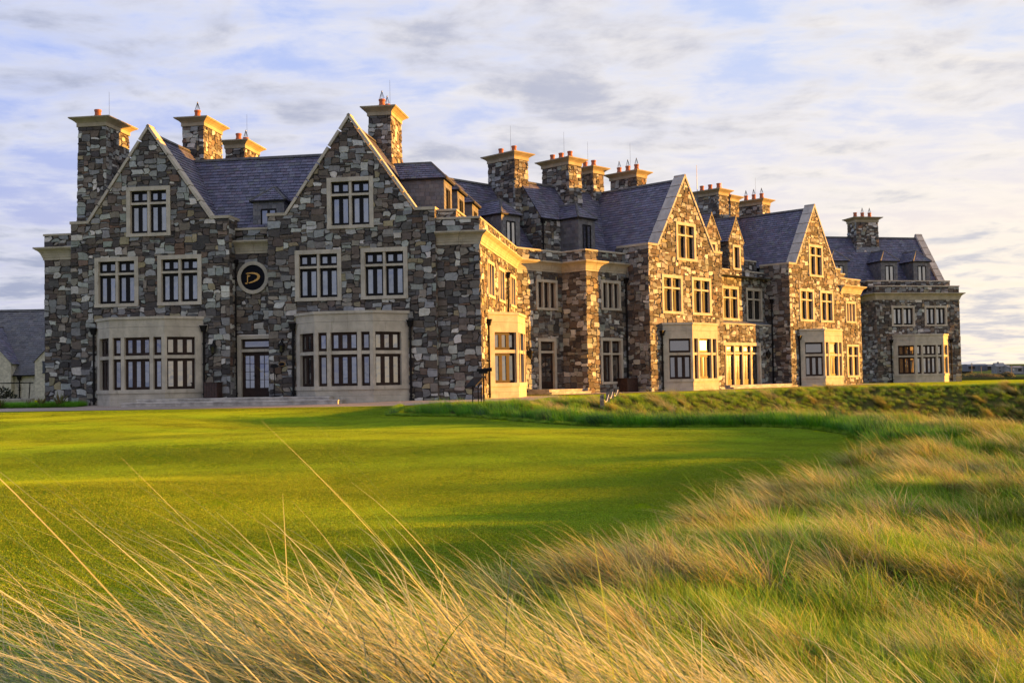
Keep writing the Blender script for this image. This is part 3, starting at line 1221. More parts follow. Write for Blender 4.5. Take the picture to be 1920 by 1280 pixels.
def ground_mat(name, c1, c2, c3, scale, bump=0.6, bscale=70, bdist=.02, stripes_sun_bands=False):
    m, b, bs = new_mat(name)
    g = b.n('ShaderNodeNewGeometry')
    p = g.outputs['Position']
    n1 = b.noise(b.vmul(p, (.55, 1.5, 1.0)) if stripes_sun_bands else p, scale, 5, 0.6, 0.4)  # stretched noise paints broad yellowish bands like streaks of sun across the lawn
    n2 = b.noise(p, scale * 7, 5, 0.7)
    n3 = b.noise(p, 55, 3, 0.7)
    c = b.mix(b.smooth(n1, .35, .65), c1 + (1,), c2 + (1,))
    c = b.mix(b.math('MULTIPLY', b.smooth(n2, .45, .72), .6), c, c3 + (1,))
    c = b.mix(b.math('MULTIPLY', b.smooth(n3, .42, .70), .6), c, tuple(x * .40 for x in c1) + (1,))
    fl = b.noise(b.vmul(p, (9.0, 3.2, 1.0)), 1.0, 4, .75)
    c = b.mix(b.math('MULTIPLY', b.smooth(fl, .52, .70), .28), c, tuple(x * .55 for x in c1) + (1,))
    fl2 = b.noise(b.vmul(p, (1.6, .55, 1.0)), 1.0, 5, .7, .6)
    c = b.mix(b.math('MULTIPLY', b.smooth(fl2, .50, .68), .16), c, tuple(min(1, x * 1.12) for x in c3) + (1,))
    if stripes_sun_bands:
        sx = b.n('ShaderNodeSeparateXYZ')
        b.l(p, sx.inputs[0])
        t = b.math('SINE', b.math('ADD', b.math('MULTIPLY', sx.outputs[0], 1.35), b.math('MULTIPLY', sx.outputs[1], .55)))
        c = b.mix(b.math('MULTIPLY', b.smooth(t, -.3, .3), .13), c, tuple(min(1, x * 1.5) for x in c2) + (1,))
    b.l(c, bs.inputs['Base Color'])
    bs.inputs['Roughness'].default_value = .95
    bs.inputs['Specular IOR Level'].default_value = .0
    bp = b.n('ShaderNodeBump')
    bp.inputs['Strength'].default_value = bump
    bp.inputs['Distance'].default_value = bdist
    h = b.math('ADD', b.noise(p, bscale, 4, .75), b.math('MULTIPLY', b.noise(p, bscale * .2, 3, .6), .8))
    b.l(h, bp.inputs['Height'])
    b.l(bp.outputs[0], bs.inputs['Normal'])
    return m


M_GREEN = ground_mat('mown_green', (.16, .26, .005), (.22, .29, .006), (.30, .30, .010), .16, .6, 70, .02, True)
M_TERR = ground_mat('terrace_lawn', (.22, .26, .008), (.31, .31, .012), (.40, .31, .02), .25, .6, 60, .02)
M_DUNE = ground_mat('dune_turf', (.050, .070, .014), (.090, .085, .028), (.14, .105, .05), .9, .9, 30, .05)
M_FIELD = ground_mat('far_fields', (.075, .130, .030), (.130, .150, .045), (.15, .14, .06), .012, .2, 2)


def grid_obj(name, k, mat, label=None):
    ii, jj = np.nonzero(cls == k)
    nx = GX.shape[1]
    a = ii * nx + jj
    quads = np.stack([a, a + 1, a + nx + 1, a + nx], 1)
    used, inv = np.unique(quads, return_inverse=True)
    V = np.stack([GX.ravel()[used], GY.ravel()[used], GZ.ravel()[used]], 1)
    me = bpy.data.meshes.new(name)
    me.from_pydata(V.tolist(), [], inv.reshape(-1, 4).tolist())
    me.materials.append(mat)
    me.polygons.foreach_set('use_smooth', [True] * len(me.polygons))
    o = bpy.data.objects.new(name, me)
    COL.objects.link(o)
    return tag(o, kind='structure')


grid_obj('putting_green', 0, M_GREEN)
grid_obj('terrace_lawn', 1, M_TERR)
grid_obj('dune', 2, M_DUNE)
grid_obj('fields', 3, M_FIELD)


def hz(x, y):
    return float(hgt(np.array([x]), np.array([y]))[0])


def strip(name, path, o0, o1, mat, lift=.014):
    """ground-hugging band along a path between two outward offsets"""
    pts = []
    for a, b in zip(path, path[1:]):
        n = max(1, int(math.hypot(b[0] - a[0], b[1] - a[1]) / .9))
        pts += [(a, b, i / n) for i in range(n)]
    A, B = offset_path(path, o0), offset_path(path, o1)
    rows = []
    for j in range(len(path) - 1):
        n = max(1, int(math.hypot(path[j + 1][0] - path[j][0], path[j + 1][1] - path[j][1]) / .9))
        for i in range(n + (1 if j == len(path) - 2 else 0)):
            t = i / n
            rows.append(((A[j][0] + (A[j + 1][0] - A[j][0]) * t, A[j][1] + (A[j + 1][1] - A[j][1]) * t),
                         (B[j][0] + (B[j + 1][0] - B[j][0]) * t, B[j][1] + (B[j + 1][1] - B[j][1]) * t)))
    m = 9
    xs = np.array([[a[0] + (b[0] - a[0]) * k / (m - 1) for k in range(m)] for a, b in rows])
    ys = np.array([[a[1] + (b[1] - a[1]) * k / (m - 1) for k in range(m)] for a, b in rows])
    zs = hgt(xs, ys) + lift
    V = np.stack([xs.ravel(), ys.ravel(), zs.ravel()], 1)
    F = [(r * m + k, r * m + k + 1, (r + 1) * m + k + 1, (r + 1) * m + k) for r in range(len(rows) - 1) for k in range(m - 1)]
    mb = MB().add(V.tolist(), F)
    return mb.build(name, mat, smooth=True, kind='structure')


# ================================================================== THE HOTEL
HOTEL = empty('stone_hotel', X3('A', -8.87, 50.4, 0), 'large grey stone hotel with slate roofs, steep gables and many chimneys', 'hotel')
H = HOTEL
JX = line_hit(X2('A', -8.87, 50.4), (math.cos(ANG['A']) * -1, math.sin(ANG['A'])), X2('C', 49.85, 43.7), (math.sin(ANG['C']), math.cos(ANG['C'])))


def toC(p):
    a = ANG['C']
    return p[0] * math.sin(a) + p[1] * math.cos(a), -p[0] * math.cos(a) + p[1] * math.sin(a)


def toA(p):
    a = ANG['A']
    return p[0] * math.sin(a) + p[1] * math.cos(a), -p[0] * math.cos(a) + p[1] * math.sin(a)


def rect(a, b, c, d):
    return [(a, c), (b, c), (b, d), (a, d)]


S_B, S_T, G_B, G_T = 4.84, 7.29, 8.26, 10.72
SH, AP = 9.14, 13.80


def gable_front(fr, u0, u1, c, kl, kr, w, wins, gwin, bay_c, depth, mat_cope, apex, glass, right_end=None, lighten=1.0):
    wl = Wall(X2(fr, u0, w), X2(fr, u1, w))
    S = lambda u: u - u0
    holes = []
    for a, b in wins:
        holes.append(window(wl, S(a), S(b), S_B, S_T, H, transom=.70, glass=glass))
    holes.append(window(wl, S(gwin[0]), S(gwin[1]), G_B, G_T, H, transom=.70, glass=glass))
    bh = (S(bay_c) - 2.75, S(bay_c) + 2.75, -1, 4.12)
    sl = (apex - SH) / (c - kl)
    z1 = SH - .14
    regs = [rect(-.03, wl.L + .03, -.25, z1), [(S(kl) + .12, z1), (S(kr) - .12, z1), (S(c), z1 + sl * (c - kl - .12))]]
    wall_face('gable_wall', wl, regs, holes + [bh], H, lighten=lighten)
    rake_coping(wl, (S(kl), SH - .02), (S(c), apex), H, depth=depth, mat=mat_cope)
    rake_coping(wl, (S(kr), SH - .02), (S(c), apex), H, depth=depth, mat=mat_cope)
    # shoulders
    for a, b in ((u0 - .06, kl + .1), (kr - .1, u1 + .06)):
        mb = MB()
        wl.box(mb, S(a), S(b), SH - .14, SH, -1.25, .08)
        mb.build('coping_stone', M_CORN, H)
    bay(fr, bay_c, w, H, glass=M_GLASS if fr == 'A' else M_GLASSG, side_top=None if fr == 'A' else 1)
    return wl


# near wing: two gables with the entrance between them
W1A = gable_front('A', -29.36, -21.17, -25.26, -28.51, -22.01, 50.1, [(-28.11, -25.82), (-24.82, -22.55)], (-26.42, -24.13), -25.27, .5, M_TRIM, AP, M_GLASSC)
W2A = gable_front('A', -19.15, -10.95, -15.05, -18.30, -11.80, 50.1, [(-17.81, -15.51), (-14.55, -12.27)], (-16.18, -13.89), -15.05, .5, M_TRIM, AP, M_GLASSC)
# returns of the gable blocks
for (p, q, zt) in ((X2('A', -21.17, 50.1), X2('A', -21.17, 51.2), SH - .14), (X2('A', -19.15, 51.2), X2('A', -19.15, 50.1), SH - .14),
                   (X2('A', -10.95, 50.1), X2('A', -10.95, 51.2), SH - .14), (X2('A', -29.36, 51.3), X2('A', -29.36, 50.1), SH - .14)):
    w = Wall(p, q)
    wall_face('wall', w, [rect(0, w.L, 0, zt)], [], H)
# recessed centre with door and round sign
wr = Wall(X2('A', -21.17, 50.9), X2('A', -19.15, 50.9))
dh = (.06, 1.97, -.2, 3.34)
wall_face('wall', wr, [rect(0, wr.L, 0, CB), rect(0, wr.L, CT, 8.5)], [dh], H)
sweep_blocks([X2('A', -21.17, 50.9), X2('A', -19.15, 50.9)], CORN, H, M_CORN, 'cornice_block')
coping([X2('A', -21.17, 50.9), X2('A', -19.15, 50.9)], 8.5, H)


def doorway(wl, s0, s1, z0, zm, z1, parent, leaves, bars, sw=.2, top_leaves=1):
    mb = MB()
    wl.box(mb, s0, s0 + sw, z0, z1 - sw, -.26, .06)
    wl.box(mb, s1 - sw, s1, z0, z1 - sw, -.26, .06)
    wl.box(mb, s0, s1, z1 - sw, z1, -.26, .062)
    d = mb.build('door', M_TRIM, parent)
    m = MB()
    wl.box(m, s0 + sw, s1 - sw, zm, zm + .14, -.2, .02)
    m.build('transom', M_TRIM, d)
    casement(wl, s0 + sw, s1 - sw, zm + .14, z1 - sw, -.12, top_leaves, d, M_WOOD, M_GLASS, fw=.065)
    casement(wl, s0 + sw, s1 - sw, z0 + .26, zm, -.12, leaves, d, M_WOOD, M_GLASS, fw=.11, bars=bars)
    k = MB()
    wl.box(k, s0 + sw, s1 - sw, z0, z0 + .26, -.18, -.115)
    k.build('kick_panel', M_WOOD, d)
    h = MB()
    c = (s0 + s1) / 2 if leaves == 2 else s1 - sw - .1
    wl.box(h, c - .09, c - .05, z0 + .95, z0 + 1.12, -.12, -.07)
    wl.box(h, c - .16, c - .05, z0 + 1.02, z0 + 1.05, -.07, -.05)
    h.build('handle', M_BLACK, d)
    return d


doorway(wr, .08, 1.96, .30, 2.50, 3.33, H, 2, (2, 4))
# low wing on the far left
wal = Wall(X2('A', -31.09, 50.6), X2('A', -29.36, 50.6))
wall_face('wall', wal, [rect(-.03, wal.L, -.25, CB), rect(-.03, wal.L, CT, PT)], [], H)
wle = Wall(X2('A', -31.09, 56), X2('A', -31.09, 50.6))
wall_face('wall', wle, [rect(0, wle.L, 0, PT)], [], H, stones=False)
sweep_blocks([X2('A', -31.09, 55), X2('A', -31.09, 50.6), X2('A', -29.36, 50.6)], CORN, H, M_CORN, 'cornice_block')
coping([X2('A', -31.09, 55), X2('A', -31.09, 50.6), X2('A', -29.36, 50.6)], PT, H)

# right end of the near wing and its sunny return
war = Wall(X2('A', -10.95, 50.4), X2('A', -8.87, 50.4))
wall_face('wall', war, [rect(0, war.L + .03, -.25, CB), rect(0, war.L + .03, CT, PT)], [], H)
was = Wall(X2('A', -8.87, 50.4), JX)
hs = [window(was, a - 50.4, b - 50.4, 4.98, 6.82, H, lights=(1, 1, 1), transom=None, leaves=1, sw=.17, fmat=M_WOOD) for a, b in ((52.2, 54.35), (55.6, 57.75), (59.7, 61.85))]
wall_face('wall', was, [rect(-.03, was.L, -.25, CB), rect(-.03, was.L, CT, PT)], hs + [(2.0, 7.4, -1, 4.12)], H)
bay('A', 55.1, -8.87, H, half=2.8, fh=1.4, axis='r')
# middle wing, turned to face the sea
cu0, _ = toC(JX)
wb1 = Wall(JX, X2('C', 49.85, 43.7))
hb1 = [window(wb1, 47.46 - cu0, 49.36 - cu0, 5.03, 6.86, H, lights=(1, 1, 1), transom=None, leaves=1, sw=.17, fmat=M_WOOD)]
wall_face('wall', wb1, [rect(0, wb1.L, -.25, CB), rect(0, wb1.L, CT, PT)], hb1 + [(47.60 - cu0, 49.15 - cu0, -.3, 3.34)], H)
doorway(wb1, 47.57 - cu0, 49.18 - cu0, .30, 2.45, 3.35, H, 1, (2, 5))
wb2 = Wall(X2('C', 49.85, 43.7), X2('C', 49.85, 41.8))
wall_face('wall', wb2, [rect(0, wb2.L + .03, -.25, CB), rect(0, wb2.L + .03, CT, PT)], [], H)
wb3 = Wall(X2('C', 49.85, 41.8), X2('C', 53.7, 41.8))
hb3 = [window(wb3, 51.22 - 49.85, 53.11 - 49.85, 5.03, 6.86, H, lights=(1, 1, 1), transom=None, leaves=1, sw=.17, fmat=M_WOOD),
       window(wb3, 51.06 - 49.85, 53.2 - 49.85, .53, 3.34, H, lights=(1, 1), transom=.68, leaves=(2, 1), sw=.18, fmat=M_WOOD)]
wall_face('wall', wb3, [rect(-.03, wb3.L, -.25, CB), rect(-.03, wb3.L, CT, PT)], hb3, H)
PATH1 = [X2('A', -10.95, 50.4), X2('A', -8.87, 50.4), JX, X2('C', 49.85, 43.7), X2('C', 49.85, 41.8), X2('C', 53.7, 41.8)]
sweep_blocks(PATH1, CORN, H, M_CORN, 'cornice_block')
coping(PATH1, PT, H)
# upper set-back parapet behind the corner
wup = Wall(X2('A', -10.95, 50.75), X2('A', -10.05, 50.75))
wall_face('wall', wup, [rect(0, wup.L, PT, 9.0)], [], H)
wups = Wall(X2('A', -10.05, 50.75), X2('A', -10.05, 55.8))
wall_face('wall', wups, [rect(0, wups.L, PT, 9.0)], [], H)
coping([X2('A', -10.95, 50.75), X2('A', -10.05, 50.75), X2('A', -10.05, 55.8)], 9.0, H)

# great gable of the middle wing
wcl = Wall(X2('C', 53.7, 42.6), X2('C', 53.7, 40.03))
wall_face('wall', wcl, [rect(0, wcl.L + .03, -.25, SH - .14)], [], H)
gable_front('C', 53.70, 61.75, 57.73, 54.60, 60.86, 40.03, [(54.99, 57.19), (58.21, 60.41)], (56.62, 58.78), 57.74, .75, M_COPE, AP + .05, M_GLASSU)
wcr = Wall(X2('C', 61.75, 40.03), X2('C', 61.75, 43.2))
wall_face('wall', wcr, [rect(0, wcr.L, 0, SH - .14)], [], H, stones=False)
mb = MB()
Wall(X2('C', 53.7, 40.03), X2('C', 61.75, 40.03)).box(mb, -.06, .12, SH - .141, SH - .001, -2.4, -1.252)
mb.build('coping_stone', M_CORN, H)
# link between the two sea-facing gables
wcu = Wall(X2('C', 61.75, 42.64), X2('C', 71.51, 42.64))
T = lambda u: u - 61.75
hcu = [window(wcu, T(65.66), T(67.88), S_B, S_T, H, transom=.70, glass=M_GLASSU), window(wcu, T(68.87), T(71.07), S_B, S_T, H, transom=.70, glass=M_GLASSU)]
wall_face('wall', wcu, [rect(0, wcu.L, 4.5, 8.42)], hcu, H)
coping([X2('C', 68.75, 42.64), X2('C', 71.51, 42.64)], 8.42, H)
coping([X2('C', 65.72, 42.64), X2('C', 66.75, 42.64)], 8.42, H)
wcb = Wall(X2('C', 68.7, 43.3), X2('C', 71.51, 43.3))
wall_face('wall', wcb, [rect(0, wcb.L, 8.4, 9.35)], [], H)
coping([X2('C', 68.7, 43.3), X2('C', 71.51, 43.3)], 9.35, H)
for (a, b, wz) in ((63.62, 65.68, (9.50, 10.30)), (66.80, 68.70, (8.50, 10.32))):
    c = (a + b) / 2
    hg = window(wcu, T(c - .52), T(c + .52), wz[0], wz[1], H, lights=(1,), transom=None, leaves=2, sw=.17, glass=M_GLASSU)
    wall_face('gable_wall', wcu, [rect(T(a), T(b), 8.42, 10.62), [(T(a), 10.62), (T(b), 10.62), (T(c), 12.25)]], [hg], H)
    for sgn in (-1, 1):
        e = a if sgn < 0 else b
        rake_coping(wcu, (T(e + sgn * .08), 10.52), (T(c), 12.36), H, t=.07, front=.07, depth=.2, n=3, mat=M_RIDGE)
    wk = Wall(X2('C', a, 45.2), X2('C', a, 42.64))
    wall_face('wall', wk, [rect(0, wk.L, 8.0, 10.55)], [], H)
    slates(H, [X3('C', a - .12, 46.6, 10.50), X3('C', a - .12, 42.6, 10.50), X3('C', c, 42.6, 12.33), X3('C', c, 46.6, 12.33)], label=None)
    slates(H, [X3('C', b + .12, 42.6, 10.50), X3('C', b + .12, 46.6, 10.50), X3('C', c, 46.6, 12.33), X3('C', c, 42.6, 12.33)])
    ridge(H, X3('C', c, 42.58, 12.36), X3('C', c, 46.6, 12.36), .09)
wcg = Wall(X2('C', 61.75, 42.1), X2('C', 71.51, 42.1))
fw0, fw1 = 64.76, 69.81
wall_face('wall', wcg, [rect(0, wcg.L, -.25, 4.5)], [(T(fw0) + .02, T(fw1) - .02, -.3, 3.24)], H)
coping([X2('C', 61.75, 42.1), X2('C', 71.51, 42.1)], 4.5, H)
MB().hexa([X3('C', 61.75, 42.15, 4.55), X3('C', 71.5, 42.15, 4.55), X3('C', 71.5, 42.66, 4.55), X3('C', 61.75, 42.66, 4.55),
           X3('C', 61.75, 42.2, 4.64), X3('C', 71.5, 42.2, 4.64), X3('C', 71.5, 42.66, 4.84), X3('C', 61.75, 42.66, 4.84)]).build('lead_roof', M_LEAD, H)
# french windows
mb = MB()
wcg.box(mb, T(fw0), T(fw1), 3.02, 3.25, -.26, .07)
wcg.box(mb, T(fw1) - .2, T(fw1), .25, 3.02, -.26, .068)
wcg.box(mb, T(fw0), T(fw0) + .12, .25, 3.02, -.26, .068)
FW = mb.build('french_window', M_TRIM, H)
x = T(fw0) + .12
for k, lw in enumerate((.30, .92, .92, .92, .85)):
    casement(wcg, x, x + lw, .50, 2.42, -.10, 1, FW, M_WOOD, M_GLASSG, fw=.075, bars=(2, 4))
    casement(wcg, x, x + lw, 2.54, 3.02, -.10, 1, FW, M_WOOD, M_GLASSG, fw=.06)
    mb = MB()
    wcg.box(mb, x, x + lw, .25, .50, -.16, -.1)
    mb.build('kick_panel', M_WOOD, FW)
    mb = MB()
    wcg.box(mb, x, x + lw, 2.42, 2.54, -.2, .0)
    mb.build('transom', M_TRIM, FW)
    x += lw
    if k < 4:
        mb = MB()
        wcg.box(mb, x, x + .165, .25, 3.02, -.24, .03)
        mb.build('mullion', M_TRIM, FW)
        x += .165

# farther gable
wdl = Wall(X2('C', 71.51, 43.0), X2('C', 71.51, 40.58))
wall_face('wall', wdl, [rect(0, wdl.L + .03, -.25, SH - .14)], [], H)
gable_front('C', 71.51, 79.40, 75.52, 72.42, 78.60, 40.58, [(72.90, 75.07), (76.0, 78.1)], (74.45, 76.60), 75.58, .75, M_COPE, AP + .05, M_GLASSU)
mb = MB()
Wall(X2('C', 71.51, 40.58), X2('C', 79.4, 40.58)).box(mb, -.06, .12, SH - .141, SH - .001, -2.4, -1.252)
mb.build('coping_stone', M_CORN, H)
wdr = Wall(X2('C', 79.40, 40.60), X2('C', 82.73, 40.60))
D_ = lambda u: u - 79.40
hd = [window(wdr, D_(80.13), D_(81.86), 4.90, 6.60, H, lights=(1, 1, 1), transom=None, leaves=1, sw=.17, fmat=M_WOOD),
      window(wdr, D_(80.1), D_(82.2), .60, 3.2, H, lights=(1, 1), transom=.68, leaves=(2, 2), sw=.18, fmat=M_WOOD, glass=M_GLASSU)]
wall_face('wall', wdr, [rect(0, wdr.L + .03, -.25, CB - .1), rect(0, wdr.L + .03, CT - .1, 8.35)], hd, H)
CORND = [(o, z - .1) for o, z in CORN]
sweep_blocks([X2('C', 79.40, 40.60), X2('C', 82.73, 40.60), X2('C', 82.73, 45)], CORND, H, M_CORN, 'cornice_block')
coping([X2('C', 79.40, 40.60), X2('C', 82.73, 40.60), X2('C', 82.73, 45)], 8.35, H)
wde = Wall(X2('C', 82.73, 40.60), X2('C', 82.73, 47))
wall_face('wall', wde, [rect(0, wde.L, 0, 8.35)], [], H, stones=False)
wds = Wall(X2('C', 79.40, 40.9), X2('C', 80.7, 40.9))
wall_face('wall', wds, [rect(0, wds.L, 8.3, 8.75)], [], H)
coping([X2('C', 79.40, 40.9), X2('C', 80.7, 40.9), X2('C', 80.7, 44)], 8.75, H)

# end pavilion on the right
WE = 86.0
we = Wall(X2('E', 53.2, WE), X2('E', 61.5, WE))
E_ = lambda u: u - 53.2
he = [window(we, E_(54.66), E_(56.97), 4.98, 6.80, H, lights=(1, 1), transom=None, leaves=2, sw=.18, glass=M_GLASSC), window(we, E_(57.95), E_(60.22), 4.98, 6.80, H, lights=(1, 1), transom=None, leaves=2, sw=.18, glass=M_GLASSC)]
wall_face('wall', we, [rect(-.03, we.L + .03, -.35, CB), rect(-.03, we.L + .03, CT, 8.5)], he + [(E_(57.5) - 2.75, E_(57.5) + 2.75, -1, 4.12)], H)
bay('E', 57.5, WE, H)
wel = Wall(X2('E', 53.2, 92), X2('E', 53.2, WE))
wall_face('wall', wel, [rect(0, wel.L + .03, -.35, CB), rect(0, wel.L + .03, CT, 8.5)], [], H)
wer = Wall(X2('E', 61.5, WE), X2('E', 61.5, 97))
wall_face('wall', wer, [rect(0, wer.L, -.35, 8.5), [(2.2, 8.5), (8.8, 8.5), (8.8, 9.4), (5.5, 13.6), (2.2, 9.4)]], [], H)
PE = [X2('E', 53.2, 91), X2('E', 53.2, WE), X2('E', 61.5, WE), X2('E', 61.5, 91)]
sweep_blocks(PE, CORN, H, M_CORN, 'cornice_block')
coping(PE, 8.5, H)
weu = Wall(X2('E', 53.0, WE + .95), X2('E', 61.3, WE + .95))
wall_face('wall', weu, [rect(0, weu.L, 8.45, 9.05)], [], H)
weul = Wall(X2('E', 53.0, 91), X2('E', 53.0, WE + .95))
wall_face('wall', weul, [rect(0, weul.L, 8.45, 9.05)], [], H)
coping([X2('E', 53.0, 91), X2('E', 53.0, WE + .95), X2('E', 61.3, WE + .95)], 9.05, H)
rake_coping(wer, (1.9, 8.95), (5.5, 14.0), H, t=.2, front=.12, depth=.55, n=7, mat=M_COPE)
rake_coping(wer, (9.1, 8.95), (5.5, 14.0), H, t=.2, front=.12, depth=.55, n=7, mat=M_COPE)

# ---- roofs
def gable_roof(fr, c, zr, half, w0, w1, pitch=1.43):
    ze = zr - pitch * half
    slates(H, [X3(fr, c + half, w0, ze), X3(fr, c + half, w1, ze), X3(fr, c, w1, zr), X3(fr, c, w0, zr)])
    slates(H, [X3(fr, c - half, w1, ze), X3(fr, c - half, w0, ze), X3(fr, c, w0, zr), X3(fr, c, w1, zr)])
    ridge(H, X3(fr, c, w0, zr + .05), X3(fr, c, w1, zr + .05))


def slope(fr, u0, u1, w0, z0, w1, z1, back=True, rt=True):
    slates(H, [X3(fr, u0, w0, z0), X3(fr, u1, w0, z0), X3(fr, u1, w1, z1), X3(fr, u0, w1, z1)])
    if back:
        MB().add([X3(fr, u1, 2 * w1 - w0, z0), X3(fr, u0, 2 * w1 - w0, z0), X3(fr, u0, w1, z1 - .01), X3(fr, u1, w1, z1 - .01)], [(0, 1, 2, 3)]).build('roof', M_RIDGE, H)
    if rt:
        ridge(H, X3(fr, u0, w1, z1 + .05), X3(fr, u1, w1, z1 + .05))


slope('A', -28.7, -15.0, 51.15, 8.17, 54.35, 12.74)
gable_roof('A', -25.26, 13.38, 3.3, 50.55, 57.2)
gable_roof('A', -15.05, 13.38, 3.3, 50.55, 61.5)
slope('C', 51.8, 79.2, 43.6, 8.41, 47.2, 13.45)
slope('C', 50.0, 51.8, 45.42, 10.96, 47.2, 13.45)
slope('C', 45.2, 50.0, 45.2, 7.77, 49.2, 13.37)
gable_roof('C', 57.73, 13.50, 3.2, 40.75, 47.2)
gable_roof('C', 75.52, 13.50, 3.15, 41.3, 47.2)
slope('E', 46.0, 61.0, 87.4, 7.77, 91.5, 13.55)
# flat leads behind the parapets
MB().add([X3('A', -31, 50.7, 8.2), X3('A', -8.95, 50.7, 8.2), X3('A', -8.95, 61.5, 8.2), X3('A', -31, 60, 8.2)], [(0, 1, 2, 3)]).build('lead_roof', M_LEAD, H)
MB().add([X3('C', 46.5, 43.9, 8.0), X3('C', 49.9, 43.9, 8.0), X3('C', 49.9, 41.9, 8.0), X3('C', 82.6, 41.9, 8.0), X3('C', 82.6, 50, 8.0), X3('C', 46.5, 50, 8.0)], [(0, 1, 2, 3, 4, 5)]).build('lead_roof', M_LEAD, H)
MB().add([X3('E', 53.3, WE + .1, 8.1), X3('E', 61.4, WE + .1, 8.1), X3('E', 61.4, 95, 8.1), X3('E', 53.3, 95, 8.1)], [(0, 1, 2, 3)]).build('lead_roof', M_LEAD, H)
# stone wall and gable end rising behind the middle parapet
wq = Wall(X2('C', 50.0, 45.5), X2('C', 51.9, 45.5))
wall_face('wall', wq, [rect(0, wq.L, 7.9, 10.95)], [], H)
wg = Wall(X2('C', 50.0, 48.9), X2('C', 50.0, 45.5))
wall_face('gable_wall', wg, [rect(0, 3.43, 7.9, 10.95), [(0, 10.95), (3.43, 10.95), (1.7, 13.38)]], [], H)
mb = MB()
wq.box(mb, .02, 1.85, 10.88, 10.97, .02, .14)
mb.build('gutter', M_BLACK, H)

# ---- dormers
for a, b in ((52.72, 54.64), (56.17, 58.10), (60.45, 62.35)):
    dormer(Wall(X2('A', -11.0, a), X2('A', -11.0, b)), 0, b - a, 8.3, 11.0, 11.95, 2.2, H)
dormer(Wall(X2('A', -20.51, 51.6), X2('A', -18.89, 51.6)), 0, 1.62, 8.3, 10.05, 10.85, 2.2, H)
dormer(Wall(X2('C', 46.88, 45.85), X2('C', 48.50, 45.85)), 0, 1.62, 8.2, 11.0, 12.0, 3.0, H, glass=M_GLASSC)
dormer(Wall(X2('C', 51.80, 43.95), X2('C', 53.42, 43.95)), 0, 1.62, 8.2, 11.0, 12.0, 3.0, H)
for a in (49.72, 54.72, 58.02):
    dormer(Wall(X2('E', a, 87.5), X2('E', a + 1.68, 87.5)), 0, 1.68, 8.3, 10.96, 12.0, 3.4, H, glass=M_GLASSC)

# ---- chimneys
chimney('A', -29.38, -27.92, 50.82, 53.15, 8.6, 14.03, H, pots=2, box_pot=True, rod=1.6)
chimney('A', -25.72, -24.55, 54.9, 57.2, 11.2, 14.80, H, pots=2, box_pot=True, cowl=(0,))
chimney('A', -25.60, -24.45, 60.3, 62.5, 10.8, 14.72, H, pots=2, cowl=(1,), rod=1.8)
chimney('A', -15.43, -14.25, 54.9, 57.05, 11.0, 14.82, H, pots=2, cowl=(0, 1), rod=1.7)
chimney('C', 49.36, 50.55, 47.05, 49.37, 10.9, 14.80, H, pots=2, sides='lf', rod=2.0)
chimney('C', 53.30, 54.51, 45.95, 48.25, 11.2, 14.80, H, pots=3, sides='lf', rod=2.0)
chimney('C', 56.85, 57.95, 46.85, 49.10, 12.4, 14.80, H, pots=3, sides='lf', rod=2.0)
chimney('C', 60.24, 61.33, 45.75, 48.05, 12.3, 14.80, H, pots=3, sides='lf', cowl=(0, 1, 2), rod=2.2)
chimney('C', 71.07, 72.34, 46.15, 48.45, 12.3, 14.80, H, pots=3, sides='lf', rod=0)
chimney('C', 74.43, 75.62, 47.26, 49.4, 12.3, 14.80, H, pots=2, sides='lf', rod=0)
chimney('C', 77.90, 79.03, 46.44, 48.65, 12.3, 14.80, H, pots=3, sides='lf', cowl=(0, 1, 2), rod=2.0)
chimney('E', 54.16, 56.40, 90.5, 92.0, 12.0, 14.90, H, pots=3, pot_axis='u', sides='lf', cowl=(1, 2))
for (fr, u0, u1, w0, z0, z1) in (('C', 53.30, 54.51, 45.95, 11.45, 12.05), ('E', 54.16, 56.40, 90.5, 12.0, 12.55)):
    w = Wall(X2(fr, u0 - .1, w0 - .06), X2(fr, u1 + .1, w0 - .06))
    mb = MB()
    w.box(mb, 0, w.L, z0, z1, -.04, .03)
    mb.build('lead_flashing', M_LEAD, H)
# masts and dish on the roof
MB().tube(X3('C', 69.9, 47.3, 13.4), X3('C', 69.9, 47.3, 17.1), .035, .014, n=6).build('radio_mast', M_STEEL, H)
mb = MB().tube(X3('C', 73.6, 47.5, 13.4), X3('C', 73.6, 47.5, 16.2), .05, .02, n=6)
mb.lathe(X3('C', 73.6, 47.5, 14.95), [(.08, 0), (.1, .06), (.08, .14)], 8)
mb.build('radio_mast', M_STEEL, H)
MB().lathe(X3('C', 59.85, 48.5, 13.3), [(.30, 0), (.34, .2), (.33, .45), (.25, .68), (.12, .80), (.02, .84)], 14).build('satellite_dome', M_WHITE, H, smooth=True)

# ---- rainwater pipes
for wl, s, z0, z1 in ((W1A, 1.21, .05, 3.5), (W1A, 6.93, .3, 3.5), (W2A, 1.22, .3, 3.5), (W2A, 6.98, .05, 3.5), (wr, .04, .3, 6.7), (wb3, 3.72, .05, 6.75), (wcg, 9.62, .1, 6.2), (was, 1.55, .05, 3.55), (was, 8.15, 4.3, 6.45),
                      (Wall(X2('C', 53.7, 40.03), X2('C', 61.75, 40.03)), 1.1, .05, 3.45), (Wall(X2('C', 71.51, 40.58), X2('C', 79.4, 40.58)), 1.1, .05, 3.45), (we, 1.3, .05, 3.5), (we, 7.3, .05, 3.5), (wq, .1, 8.0, 10.6)):
    downpipe(wl, s, z0, z1, H)

flush(STONES, 'stone', 'rubble_stones', M_STONE)
flush(SLATES, 'slate', 'slates', M_SLATE)
SLATES.clear()

#@@REST@@

